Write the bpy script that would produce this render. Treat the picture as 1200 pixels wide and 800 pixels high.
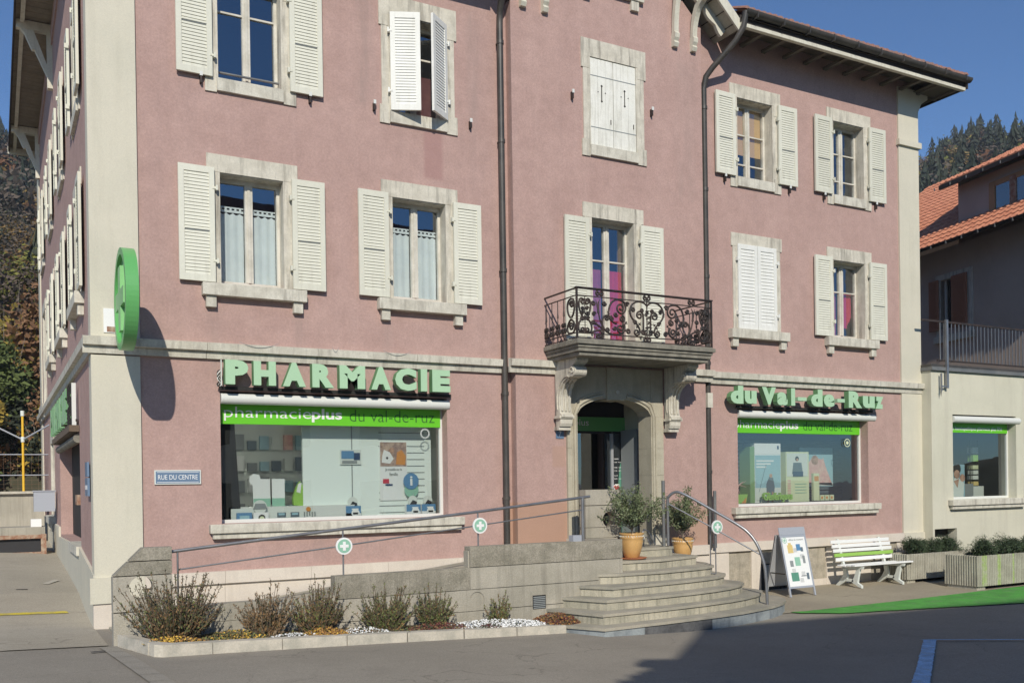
import bpy, bmesh, math, random
from mathutils import Vector, Matrix
from math import sin, cos, pi, radians, sqrt, atan2
random.seed(7)
S = bpy.context.scene
COL = S.collection
for o in list(bpy.data.objects): bpy.data.objects.remove(o)

# ------------------------------------------------------------------ camera
CH, CD = 2.43, 13.6
ya, pt, ro = radians(28.766), radians(-0.209), radians(0.846)
fw = Vector((sin(ya)*cos(pt), cos(ya)*cos(pt), sin(pt)))
rt0 = Vector((cos(ya), -sin(ya), 0)); up0 = rt0.cross(fw)
rt = rt0*cos(ro)-up0*sin(ro); up = up0*cos(ro)+rt0*sin(ro)
cd = bpy.data.cameras.new('camera'); cam = bpy.data.objects.new('camera', cd); COL.objects.link(cam)
M = Matrix((rt, up, -fw)).transposed().to_4x4(); M.translation = Vector((0, -CD, CH))
cam.matrix_world = M
cd.sensor_width = 36; cd.lens = 33.14; cd.shift_y = 0.1424; cd.clip_end = 3000; cd.clip_start = .1
S.camera = cam
# ------------------------------------------------------------------ light
SUN = Vector((-.41, -1, .69)).normalized()
w = bpy.data.worlds.new('World'); S.world = w; w.use_nodes = True
nt = w.node_tree; bg = nt.nodes['Background']
sky = nt.nodes.new('ShaderNodeTexSky'); sky.sky_type = 'NISHITA'; sky.sun_disc = False
sky.sun_elevation = math.asin(SUN.z); sky.sun_rotation = atan2(SUN.x, SUN.y) % (2*pi)
sky.altitude = 800; sky.air_density = 1.0; sky.dust_density = 0.3; sky.ozone_density = 3.0
tn = nt.nodes.new('ShaderNodeMix'); tn.data_type = 'RGBA'; tn.blend_type = 'MULTIPLY'; tn.inputs[0].default_value = 1; tn.inputs[7].default_value = (.72, 1.0, 1.28, 1)
nt.links.new(sky.outputs[0], tn.inputs[6]); nt.links.new(tn.outputs[2], bg.inputs[0]); bg.inputs[1].default_value = 0.088
sd = bpy.data.lights.new('sun', 'SUN'); sd.energy = 4.1; sd.angle = radians(.53); sd.color = (1, .94, .83)
so = bpy.data.objects.new('sun', sd); COL.objects.link(so)
so.rotation_euler = SUN.to_track_quat('Z', 'Y').to_euler(); so.location = (-10, -30, 30)
S.view_settings.view_transform = 'Standard'; S.view_settings.look = 'None'
S.view_settings.gamma = 1; S.view_settings.exposure = 0.0
try:
    S.render.engine = 'CYCLES'
    S.cycles.max_bounces = 7; S.cycles.transparent_max_bounces = 12
except Exception: pass

# ------------------------------------------------------------------ materials
MATS = {}
def newmat(n):
    m = bpy.data.materials.new(n); m.use_nodes = True; MATS[n] = m
    return m, m.node_tree, m.node_tree.nodes['Principled BSDF']
def mix(t, a, b, f, mode='MIX'):
    x = t.nodes.new('ShaderNodeMix'); x.data_type = 'RGBA'; x.blend_type = mode
    for s, v in ((x.inputs[6], a), (x.inputs[7], b), (x.inputs[0], f)):
        if isinstance(v, (int, float)): s.default_value = v
        elif isinstance(v, tuple): s.default_value = (*v, 1) if len(v) == 3 else v
        else: t.links.new(v, s)
    return x.outputs[2]
def noise(t, scale, detail=4, rough=.6, vec=None, st=None):
    n = t.nodes.new('ShaderNodeTexNoise'); n.inputs['Scale'].default_value = scale
    n.inputs['Detail'].default_value = detail; n.inputs['Roughness'].default_value = rough
    tc = t.nodes.new('ShaderNodeTexCoord'); src = tc.outputs['Object']
    if st:
        mp = t.nodes.new('ShaderNodeMapping'); mp.inputs['Scale'].default_value = st
        t.links.new(src, mp.inputs[0]); src = mp.outputs[0]
    t.links.new(src, n.inputs['Vector'])
    return n.outputs[0]
def ramp(t, f, lo, hi):
    r = t.nodes.new('ShaderNodeMapRange'); r.inputs[1].default_value = lo; r.inputs[2].default_value = hi
    t.links.new(f, r.inputs[0]); return r.outputs[0]
def math2(t, op, a, b=0.):
    x = t.nodes.new('ShaderNodeMath'); x.operation = op
    for s, v in ((x.inputs[0], a), (x.inputs[1], b)):
        if isinstance(v, (int, float)): s.default_value = v
        else: t.links.new(v, s)
    return x.outputs[0]
def bump(t, p, h, strength, dist):
    b = t.nodes.new('ShaderNodeBump'); b.inputs['Strength'].default_value = strength
    b.inputs['Distance'].default_value = dist; t.links.new(h, b.inputs['Height'])
    t.links.new(b.outputs[0], p.inputs['Normal'])
def mat(n, c, r=.8, c2=None, sc=3, fine=60, fa=.12, bm=0, bs=80, streak=None, sa=.5, metal=0, spec=.5, sscale=(6, 6, .5), lo=.4, hi=.65):
    """colour, large patches towards c2, fine grain, vertical streaks of a second colour"""
    m, t, p = newmat(n)
    col = mix(t, c, c2, ramp(t, noise(t, sc), lo, hi)) if c2 else mix(t, c, c, 0.)
    g = ramp(t, noise(t, fine, 3), .3, .7)
    if fa: col = mix(t, col, mix(t, tuple(v*(1-fa) for v in (1, 1, 1)), tuple(1+fa for v in (1, 1, 1)), g), 1., 'MULTIPLY')
    if streak:
        f = math2(t, 'MULTIPLY', ramp(t, noise(t, 1, 5, .65, st=sscale), .5, .72), sa)
        col = mix(t, col, streak, f)
    t.links.new(col, p.inputs['Base Color'])
    p.inputs['Roughness'].default_value = r; p.inputs['Metallic'].default_value = metal
    p.inputs['Specular IOR Level'].default_value = spec
    if bm: bump(t, p, noise(t, bs, 4), bm, .01)
    return m
def vary(n, amt=.10, dirt=None):
    t = MATS[n].node_tree; p = t.nodes['Principled BSDF']; src = p.inputs['Base Color'].links[0].from_socket
    oi = t.nodes.new('ShaderNodeObjectInfo'); c = mix(t, (1-amt, 1-amt, 1-amt*1.15), (1.03, 1.03, 1.03), oi.outputs['Random'])
    col = mix(t, src, c, 1., 'MULTIPLY')
    if dirt:
        f = math2(t, 'MULTIPLY', ramp(t, noise(t, 1, 5, .7, st=(12, 12, 1.6)), .54, .74), .45); col = mix(t, col, dirt, f)
    t.links.new(col, p.inputs['Base Color'])
def flat(n, c, r=.6, spec=.4): return mat(n, c, r, fa=.04, fine=15, spec=spec)

PINK = (.468, .318, .280)
def boxmask(t, x0, x1, z0, z1, soft=.02):
    tc = t.nodes.new('ShaderNodeTexCoord'); sp = t.nodes.new('ShaderNodeSeparateXYZ'); t.links.new(tc.outputs['Object'], sp.inputs[0])
    f = None
    for out, a, b in ((sp.outputs[0], x0-9.3, x1-9.3), (sp.outputs[2], z0-.3, z1-.3)):
        u = ramp(t, out, a-soft, a+soft); v = ramp(t, out, b+soft, b-soft)
        q = math2(t, 'MULTIPLY', u, v); f = q if f is None else math2(t, 'MULTIPLY', f, q)
    return f
m, t, p = newmat('stucco')
col = mix(t, PINK, (.425, .285, .25), ramp(t, noise(t, 1.1, 6, .7), .38, .62))
col = mix(t, col, (.49, .34, .30), math2(t, 'MULTIPLY', ramp(t, noise(t, 1, 5, .6, st=(3.5, 3.5, .35)), .52, .74), .55))
col = mix(t, col, (.32, .225, .205), math2(t, 'MULTIPLY', ramp(t, noise(t, 1, 6, .7, st=(2.3, 2.3, .22)), .56, .8), .45))
g = ramp(t, noise(t, 30, 6, .85), .34, .66)
col = mix(t, col, mix(t, (.84, .84, .85), (1.15, 1.14, 1.13), g), 1., 'MULTIPLY')
col = mix(t, col, mix(t, (.93, .93, .93), (1.05, 1.05, 1.05), ramp(t, noise(t, 5, 5, .7), .35, .65)), 1., 'MULTIPLY')
col = mix(t, col, (.43, .265, .185), math2(t, 'MULTIPLY', boxmask(t, 7.3, 8.45, 1.2, 2.12, .03), .8))
col = mix(t, col, (.43, .275, .195), math2(t, 'MULTIPLY', boxmask(t, 10.4, 11.5, 1.2, 1.95, .05), .7))
col = mix(t, col, (.42, .27, .205), math2(t, 'MULTIPLY', boxmask(t, 8.15, 8.40, 2.7, 3.05, .02), .6))
col = mix(t, col, (.33, .175, .165), math2(t, 'MULTIPLY', boxmask(t, 5.98, 6.30, 7.25, 7.98, .03), .5))
for xa, xb, za, zb, am in ((2.66, 2.82, 3.9, 4.95, .35), (3.9, 4.02, 3.9, 4.95, .4), (5.25, 5.36, 4.5, 4.95, .35), (12.25, 12.33, 4.5, 4.95, .3), (3.0, 3.05, 1.35, 1.8, .4), (4.1, 4.3, 1.3, 1.75, .3), (4.9, 5.1, 1.3, 1.75, .25), (10.85, 11.3, 7.5, 10.0, .2), (6.75, 6.95, 8.3, 10.0, .3), (4.9, 5.15, 8.2, 9.9, .35)):
    col = mix(t, col, (.31, .235, .21), math2(t, 'MULTIPLY', math2(t, 'MULTIPLY', boxmask(t, xa, xb, za, zb, .07), ramp(t, noise(t, 1, 5, .7, st=(9, 9, .7)), .35, .6)), am*1.25))
t.links.new(col, p.inputs['Base Color']); p.inputs['Roughness'].default_value = .93; p.inputs['Specular IOR Level'].default_value = .2
bump(t, p, noise(t, 60, 5, .8), .5, .012)

mat('cream', (.61, .572, .46), .85, (.565, .535, .43), 1.2, 50, .05, .25, 60, (.45, .42, .33), .3)
mat('annexwall', (.60, .575, .46), .88, (.55, .53, .42), 1., 50, .05, .3, 50, (.45, .42, .34), .5)
mat('stone', (.62, .58, .485), .85, (.51, .475, .39), 5, 40, .10, .3, 50, (.21, .19, .155), .85, sscale=(11, 11, 1.1))
mat('sillstone', (.62, .59, .50), .85, (.50, .47, .39), 5, 40, .12, .25, 50, (.22, .2, .165), .7, sscale=(9, 9, 1.2))
mat('greystone', (.27, .25, .20), .9, (.17, .16, .13), 5, 60, .16, .5, 60, (.15, .14, .115), .7, sscale=(8, 8, 1))
mat('portalstone', (.46, .42, .32), .88, (.40, .36, .27), 4, 50, .12, .35, 60, (.30, .26, .19), .5, sscale=(6, 6, 1))
mat('whitestone', (.66, .59, .50), .88, (.60, .53, .45), 1.6, 50, .06, .25, 50, (.48, .42, .35), .4)
mat('panelstone', (.42, .37, .29), .9, (.30, .27, .21), 6, 40, .2, .5, 40, (.2, .18, .14), .5)
mat('concrete', (.42, .385, .315), .93, (.33, .305, .245), 1.1, 90, .16, .7, 70, (.20, .185, .15), .6, sscale=(9, 9, .5))
mat('stepstone', (.47, .43, .33), .9, (.33, .31, .24), 2.5, 60, .14, .5, 60, (.16, .155, .12), .75, sscale=(16, 16, 1.1))
mat('tread', (.40, .365, .29), .9, (.28, .265, .215), 1.5, 60, .12, .4, 60, spec=.3)
mat('stepbluegrey', (.30, .33, .335), .7, (.2, .225, .24), 4, 40, .12, .3, 40, (.10, .11, .12), .6, sscale=(8, 8, 1))  # bluish grey tone for the riser of the lowest step
mat('darkpatch', (.07, .07, .072), .7, (.13, .13, .13), 6, 40, .2)
mat('concretedark', (.33, .30, .24), .95, (.24, .22, .17), 4, 70, .3, 1., 60, (.14, .13, .1), .6, sscale=(9, 9, .6))
mat('kerbstone', (.56, .51, .42), .9, (.40, .375, .31), 4, 50, .1, .4, 50)
mat('shutter', (.70, .69, .585), .55, (.66, .65, .55), 2, 30, .03, spec=.35)
mat('shutterwhite', (.80, .80, .76), .55, (.74, .74, .69), 2, 30, .03, spec=.35)
vary('shutter', .10, (.42, .40, .32)); vary('shutterwhite', .06, (.5, .48, .42))
mat('plank', (.77, .76, .69), .7, (.70, .69, .61), 3, 30, .05, 0, 80, (.35, .33, .27), .5, sscale=(16, 16, 1.5))
mat('winframe', (.64, .61, .53), .5, (.50, .47, .39), 4, 30, .05)
mat('whiteframe', (.66, .67, .63), .4, fa=.03)
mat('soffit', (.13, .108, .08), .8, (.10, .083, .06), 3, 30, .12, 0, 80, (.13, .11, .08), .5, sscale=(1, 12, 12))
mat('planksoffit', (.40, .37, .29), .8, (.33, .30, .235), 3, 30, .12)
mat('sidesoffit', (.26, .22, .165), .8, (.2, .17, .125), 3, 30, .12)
mat('timber', (.64, .61, .50), .7, (.56, .53, .43), 3, 30, .06, 0, 80, (.38, .35, .28), .5, sscale=(14, 14, 1.5))
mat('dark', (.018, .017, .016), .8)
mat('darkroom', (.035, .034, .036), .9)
mat('iron', (.022, .018, .017), .6, (.05, .03, .022), 8, 40, .2)
mat('pipe', (.045, .042, .037), .45, (.075, .065, .055), 3, 40, .15, spec=.5)
mat('zinc', (.16, .165, .165), .5, (.22, .22, .21), 3, 40, .1, metal=.3)
mat('steel', (.33, .33, .335), .38, (.26, .26, .27), 4, 40, .06, metal=.7)
mat('greymetal', (.36, .38, .42), .5, fa=.04)
mat('tile', (.42, .165, .09), .85, (.30, .12, .075), 5, 20, .2, .3, 40)
mat('tile2', (.60, .25, .14), .85, (.46, .17, .095), 5, 20, .15, .3, 40)
mat('oldtile', (.33, .16, .115), .9, (.26, .17, .14), 8, 20, .25, .3, 40)
mat('brownwall', (.52, .42, .345), .93, (.46, .37, .30), 1, 60, .1, .4, 60)
mat('brownshutter', (.36, .155, .085), .7, fa=.06)
mat('darkwood', (.035, .028, .024), .8)
mat('palegreen', (.40, .60, .39), .45, fa=.02)
mat('letterside', (.13, .29, .13), .5, fa=.02)
mat('signgreen', (.125, .40, .125), .35, fa=.03, spec=.5)
mat('signgreenpale', (.24, .52, .21), .4, fa=.03)
mat('bandgreen', (.13, .52, .02), .45, fa=.02)
mat('white', (.80, .80, .78), .5, fa=.02)
mat('offwhite', (.66, .69, .64), .6, fa=.02)
mat('panelwhite', (.80, .86, .81), .55, fa=.015)
mat('bandtext', (.03, .12, .02), .6, fa=0)
mat('plateblue', (.13, .20, .30), .45, fa=.08)
mat('crossgreen', (.27, .50, .37), .5, fa=.03)
mat('aluminium', (.50, .51, .53), .4, fa=.03, metal=.4)
mat('skyblue', (.32, .50, .56), .5, fa=.1); mat('blue', (.10, .24, .42), .5, fa=.1); mat('navy', (.02, .05, .12), .5)
mat('red', (.55, .03, .06), .6, fa=.1); mat('yellow', (.66, .5, .2), .6, fa=.1); mat('orange', (.62, .25, .05), .6)
mat('pinkpaper', (.68, .36, .33), .6, (.75, .5, .42), 7, 30, .1); mat('photo', (.30, .2, .17), .5, (.55, .4, .3), 9, 30, .2)
mat('skin', (.55, .33, .23), .6, (.3, .16, .11), 12); mat('leafside', (.20, .33, .12), .6, fa=.08); mat('teal', (.05, .38, .36), .5, fa=.1); mat('paleyellow', (.66, .70, .45), .6, fa=.04)
mat('grey', (.25, .27, .27), .6, fa=.08); mat('greyblue', (.12, .16, .19), .6, fa=.08); mat('lime', (.30, .52, .10), .5); mat('green', (.10, .27, .19), .5, fa=.1)
mat('curtain', (.84, .88, .90), .9, (.78, .82, .85), 3, 20, .03); mat('redcurtain', (.55, .03, .10), .9, fa=.08); mat('purplecurtain', (.32, .07, .17), .9, (.45, .1, .2), 5, fa=.1)
mat('dulldrape', (.16, .05, .06), .9, (.24, .1, .1), 6, fa=.2); mat('blind', (.68, .42, .20), .9, fa=.04)
mat('terracotta', (.60, .36, .135), .35, (.52, .30, .11), 5, 30, .06, spec=.6); mat('saucer', (.45, .17, .08), .6, fa=.1)
mat('bark', (.22, .19, .15), .9, (.12, .1, .08), 15, fa=.15); mat('bark2', (.075, .06, .045), .9, fa=.2)
mat('leafolive', (.095, .125, .045), .6, (.14, .17, .085), 15, 40, .2); mat('leafgrey', (.18, .21, .11), .6, fa=.2)
mat('twig', (.13, .095, .065), .9, fa=.2); mat('shrubdark', (.065, .07, .035), .8, fa=.25); mat('shrubbrown', (.21, .125, .055), .85, fa=.25); mat('shrubgreen', (.15, .175, .055), .8, fa=.25); mat('shrubdry', (.28, .2, .12), .85, fa=.2)
mat('flowerwhite', (.78, .78, .76), .8, fa=.05); mat('floweryellow', (.60, .38, .06), .8, fa=.2); mat('flowerorange', (.38, .19, .05), .8, fa=.2); mat('sedumred', (.13, .035, .03), .8, fa=.3)
mat('soil', (.09, .07, .05), .98, (.15, .12, .09), 8, 60, .3, .8, 40)
mat('hedge', (.025, .045, .018), .7, (.05, .08, .03), 10, 40, .25)
mat('paintgreen', (.075, .34, .045), .8, (.06, .25, .04), 3, 70, .34, .35, 120, (.16, .26, .12), .55, sscale=(5, 5, 5))
mat('paintblue', (.30, .54, .80), .8, (.22, .40, .62), 6, 70, .34, .3, 120, (.26, .30, .34), .6, sscale=(7, 7, 7))
mat('paintyellow', (.62, .50, .05), .8, (.45, .37, .10), 9, 90, .2)
mat('yellowpole', (.75, .45, .03), .5, fa=.05)
mat('rust', (.28, .14, .085), .85, (.42, .33, .24), 9, 40, .2, .4, 50)
mat('planterconc', (.43, .41, .33), .93, (.33, .31, .25), 3, 60, .18, .5, 60, (.2, .19, .15), .5, sscale=(14, 14, .6))
mat('limestreak', (.36, .46, .17), .9, (.42, .42, .30), 14, 40, .2)

def asphalt(n, c, c2, seams=False):
    m, t, p = newmat(n)
    col = mix(t, c, c2, ramp(t, noise(t, .35, 6, .65), .35, .68))
    col = mix(t, col, tuple(v*.78 for v in c), math2(t, 'MULTIPLY', ramp(t, noise(t, 1, 5, .6, st=(.5, 2.2, 1)), .55, .72), .55))
    g = ramp(t, noise(t, 130, 4, .75), .28, .72)
    col = mix(t, col, mix(t, (.62, .62, .62), (1.38, 1.38, 1.37), g), 1., 'MULTIPLY')
    g3 = ramp(t, noise(t, 38, 5, .85), .35, .65); col = mix(t, col, mix(t, (.86, .86, .86), (1.14, 1.14, 1.13), g3), 1., 'MULTIPLY')
    g2 = ramp(t, noise(t, 22, 3, .7), .66, .72)
    col = mix(t, col, tuple(v*.6 for v in c), math2(t, 'MULTIPLY', g2, .5))
    # fine cracks: cell borders broken up by noise, plus scattered dark spots
    vo = t.nodes.new('ShaderNodeTexVoronoi'); vo.feature = 'DISTANCE_TO_EDGE'; vo.inputs['Scale'].default_value = .42
    tc = t.nodes.new('ShaderNodeTexCoord'); nn = t.nodes.new('ShaderNodeTexNoise'); nn.inputs['Scale'].default_value = 1.6; nn.inputs['Detail'].default_value = 6
    t.links.new(tc.outputs['Object'], nn.inputs['Vector']); vm = t.nodes.new('ShaderNodeVectorMath'); vm.operation = 'MULTIPLY_ADD'; vm.inputs[1].default_value = (.9, .9, .9)
    t.links.new(nn.outputs[1], vm.inputs[0]); t.links.new(tc.outputs['Object'], vm.inputs[2]); t.links.new(vm.outputs[0], vo.inputs['Vector'])
    ck = math2(t, 'MULTIPLY', ramp(t, vo.outputs['Distance'], .006, .0015), ramp(t, noise(t, .5, 3), .5, .58))
    col = mix(t, col, tuple(v*.35 for v in c), math2(t, 'MULTIPLY', ck, .45))
    v2 = t.nodes.new('ShaderNodeTexVoronoi'); v2.inputs['Scale'].default_value = 1.7; t.links.new(tc.outputs['Object'], v2.inputs['Vector'])
    col = mix(t, col, tuple(v*.6 for v in c), math2(t, 'MULTIPLY', ramp(t, v2.outputs['Distance'], .05, .03), .6))
    col = mix(t, col, tuple(v*.72 for v in c), math2(t, 'MULTIPLY', ramp(t, noise(t, 2.2, 6, .75), .55, .7), .5))
    t.links.new(col, p.inputs['Base Color']); p.inputs['Roughness'].default_value = .92; p.inputs['Specular IOR Level'].default_value = .25
    bump(t, p, noise(t, 140, 4, .8), .4, .012)
asphalt('asphalt', (.32, .288, .24), (.255, .23, .192))
asphalt('gutterstone', (.36, .33, .28), (.28, .255, .215))
asphalt('oldasphalt', (.43, .385, .31), (.35, .315, .252))
asphalt('paving', (.36, .315, .235), (.28, .245, .19))

m, t, p = newmat('glass'); t.nodes.remove(p)
tr = t.nodes.new('ShaderNodeBsdfTransparent'); tr.inputs[0].default_value = (.86, .90, .88, 1)
gl = t.nodes.new('ShaderNodeBsdfGlossy'); gl.inputs['Roughness'].default_value = .015; gl.inputs[0].default_value = (.9, .95, 1, 1)
fr = t.nodes.new('ShaderNodeLayerWeight'); fr.inputs[0].default_value = .5
bp = t.nodes.new('ShaderNodeBump'); bp.inputs['Strength'].default_value = .03; bp.inputs['Distance'].default_value = .05
t.links.new(noise(t, 1.5, 2), bp.inputs['Height']); t.links.new(bp.outputs[0], gl.inputs['Normal'])
ff = math2(t, 'ADD', math2(t, 'MULTIPLY', math2(t, 'POWER', fr.outputs['Facing'], 4.), .75), .22)
ms = t.nodes.new('ShaderNodeMixShader'); t.links.new(ff, ms.inputs[0])
t.links.new(tr.outputs[0], ms.inputs[1]); t.links.new(gl.outputs[0], ms.inputs[2])
t.links.new(ms.outputs[0], t.nodes['Material Output'].inputs[0])
m, t, p = newmat('lamp'); p.inputs['Emission Color'].default_value = (1, .97, .9, 1); p.inputs['Emission Strength'].default_value = 26
FOREST = []
for i, (c, c2) in enumerate([((.028, .036, .027), (.045, .052, .035)), ((.04, .046, .035), (.055, .06, .042)), ((.085, .07, .055), (.13, .10, .08)), ((.15, .095, .035), (.2, .14, .05)), ((.10, .11, .03), (.17, .16, .045)), ((.12, .055, .03), (.09, .06, .035))]):
    mat('forest%d' % i, tuple(v*1.25 for v in c), .95, c2, .12, .8, .45, spec=.05); FOREST.append('forest%d' % i)
mat('hillground', (.09, .075, .045), .98, (.06, .06, .035), .05, 1, .2)

# ------------------------------------------------------------------ mesh helpers
class MB:
    def __init__(s): s.v = []; s.f = []; s.m = []; s.sm = []; s.mats = []
    def mi(s, m):
        if m not in s.mats: s.mats.append(m)
        return s.mats.index(m)
    def add(s, vs, fs, m, smooth=False):
        b = len(s.v); s.v += [tuple(v) for v in vs]; k = s.mi(m)
        for f in fs: s.f.append([i+b for i in f]); s.m.append(k); s.sm.append(smooth)
    def box(s, x0, x1, y0, y1, z0, z1, m, M=None):
        vs = [Vector((x, y, z)) for z in (z0, z1) for y in (y0, y1) for x in (x0, x1)]
        if M: vs = [M @ v for v in vs]
        s.add(vs, [(0, 2, 3, 1), (4, 5, 7, 6), (0, 1, 5, 4), (2, 6, 7, 3), (0, 4, 6, 2), (1, 3, 7, 5)], m)
    def prism(s, poly, a, b, m, f, smooth=False, caps=True):
        """poly 2D list, extruded a..b, f(p,q,t)->xyz"""
        n = len(poly)
        vs = [f(p, q, a) for p, q in poly]+[f(p, q, b) for p, q in poly]
        s.add(vs, [(i, (i+1) % n, (i+1) % n+n, i+n) for i in range(n)], m, smooth)
        if caps: s.add(vs, [list(range(n))[::-1], list(range(n, 2*n))], m)
    def tube(s, pts, r, m, n=6, r1=None, closed=False, caps=True):
        pts = [Vector(p) for p in pts]; rings = []; N = len(pts)
        prev = None
        for i, p in enumerate(pts):
            a = pts[(i-1) % N] if (i or closed) else p; b = pts[(i+1) % N] if (i < N-1 or closed) else p
            d = (b-a).normalized() if (b-a).length > 1e-9 else Vector((0, 0, 1))
            if prev is None:
                x = d.orthogonal().normalized()
            else:
                x = (prev-d*prev.dot(d)); x = x.normalized() if x.length > 1e-6 else d.orthogonal().normalized()
            prev = x; y = d.cross(x)
            rr = r if r1 is None else r+(r1-r)*i/max(1, N-1)
            rings.append([p+(x*cos(2*pi*k/n)+y*sin(2*pi*k/n))*rr for k in range(n)])
        vs = [v for R in rings for v in R]; fs = []
        for i in range(N if closed else N-1):
            j = (i+1) % N
            for k in range(n): fs.append((i*n+k, i*n+(k+1) % n, j*n+(k+1) % n, j*n+k))
        s.add(vs, fs, m, n > 4)
        if caps and not closed: s.add(vs, [list(range(n))[::-1], [(N-1)*n+k for k in range(n)]], m)
    def lathe(s, prof, c, m, n=24):
        vs = [(c[0]+r*cos(2*pi*k/n), c[1]+r*sin(2*pi*k/n), c[2]+z) for r, z in prof for k in range(n)]
        fs = [(i*n+k, i*n+(k+1) % n, (i+1)*n+(k+1) % n, (i+1)*n+k) for i in range(len(prof)-1) for k in range(n)]
        s.add(vs, fs, m, True)
    def disc(s, c, r, y0, y1, m, n=32, ax='y'):
        f = {'y': lambda p, q, t: (p, t, q), 'x': lambda p, q, t: (t, p, q)}[ax]
        s.prism([(c[0]+r*cos(2*pi*k/n), c[1]+r*sin(2*pi*k/n)) for k in range(n)], y0, y1, m, f)
    def ring(s, c, r0, r1, y0, y1, m, n=40, ax='y'):
        f = {'y': lambda p, q, t: (p, t, q), 'x': lambda p, q, t: (t, p, q)}[ax]
        vs = []
        for t_, r in ((y0, r0), (y0, r1), (y1, r1), (y1, r0)):
            vs += [f(c[0]+r*cos(2*pi*k/n), c[1]+r*sin(2*pi*k/n), t_) for k in range(n)]
        fs = [(a*n+k, a*n+(k+1) % n, b*n+(k+1) % n, b*n+k) for a, b in ((0, 1), (1, 2), (2, 3), (3, 0)) for k in range(n)]
        s.add(vs, fs, m)
    def quad(s, c, u, v, m): s.add([c-u-v, c+u-v, c+u+v, c-u+v], [(0, 1, 2, 3)], m)
    def data(s, name, off=(0, 0, 0), bevel=0):
        me = bpy.data.meshes.new(name); o = Vector(off)
        me.from_pydata([tuple(Vector(v)-o) for v in s.v], [], s.f)
        for mm in s.mats: me.materials.append(MATS[mm])
        me.polygons.foreach_set('material_index', s.m); me.polygons.foreach_set('use_smooth', s.sm)
        me.update()
        return me
OFF = {}
def part(name, mb, parent=None, off=None, label=None, bevel=0, stuff=False):
    """one mesh object; world coordinates in mb, stored relative to the thing's base"""
    base = OFF.get(parent.name, Vector((0, 0, 0))) if parent else Vector(off or (0, 0, 0))
    me = mb if isinstance(mb, bpy.types.Mesh) else mb.data(name, base)
    o = bpy.data.objects.new(name, me); COL.objects.link(o)
    if parent: o.parent = parent
    else: o.location = base
    OFF[o.name] = base
    if bevel:
        b = o.modifiers.new('bevel', 'BEVEL'); b.width = bevel; b.segments = 2; b.limit_method = 'ANGLE'
    if label: o['label'] = label
    if stuff: o['kind'] = 'stuff'
    return o
def thing(name, label, cat, loc=(0, 0, 0), group=None):
    o = bpy.data.objects.new(name, None); COL.objects.link(o); o.location = loc; o.empty_display_size = .2
    OFF[o.name] = Vector(loc); o['label'] = label; o['category'] = cat
    if group: o['group'] = group
    return o
def solo(name, mb, label, cat, loc=(0, 0, 0), group=None, bevel=0):
    o = part(name, mb, None, loc, label, bevel); o['category'] = cat
    if group: o['group'] = group
    return o
def struct(name, mb, kind='structure'):
    o = part(name, mb); o['kind'] = kind; return o
def copytree(src, loc, label, group=None):
    r = src.copy(); COL.objects.link(r); r.location = loc; r['label'] = label; OFF[r.name] = Vector(loc)
    if group: r['group'] = group
    def rec(a, b):
        for ch in [c for c in bpy.data.objects if c.parent == a and c != b]:
            c = ch.copy(); COL.objects.link(c); c.parent = b; rec(ch, c)
    rec(src, r); return r
XZ = lambda p, q, t: (p, t, q)      # polygon in x,z extruded along y
YZ = lambda p, q, t: (t, p, q)      # polygon in y,z extruded along x
XY = lambda p, q, t: (p, q, t)
def textverts(s, off=0., extr=.0, res=3):
    cu = bpy.data.curves.new('txt', 'FONT'); cu.body = s; cu.offset = off; cu.extrude = extr; cu.resolution_u = res; cu.size = 1
    o = bpy.data.objects.new('txt', cu); COL.objects.link(o); bpy.context.view_layer.update()
    me = bpy.data.meshes.new_from_object(o.evaluated_get(bpy.context.evaluated_depsgraph_get()))
    v = [x.co.copy() for x in me.vertices]; f = [list(q.vertices) for q in me.polygons]
    bpy.data.objects.remove(o); bpy.data.curves.remove(cu); bpy.data.meshes.remove(me)
    return v, f
def text(mb, s, u0, u1, z0, z1, y0, y1, m, side=None, off=0., ax='y', flip=False, fitw=True):
    """text filling the given box, front face at y0 (towards -y), back at y1"""
    v, f = textverts(s, off, .5)
    xa, xb = min(p.x for p in v), max(p.x for p in v); za, zb = min(p.y for p in v), max(p.y for p in v)
    vs = []
    kz = (z1-z0)/(zb-za)
    for p in v:
        x = u0+(p.x-xa)/(xb-xa)*(u1-u0); z = z0+(p.y-za)*kz; y = y0+(.5-p.z)*(y1-y0)
        vs.append((x, y, z) if ax == 'y' else (y, x, z))
    if ax == 'x': vs = [(y, u0+u1-x, z) for (y, x, z) in vs]
    front = []; rest = []
    for q in f:
        (front if all(v[i].z > .49 for i in q) else rest).append(q)
    mb.add(vs, front, m); mb.add(vs, rest, side or m)

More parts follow.
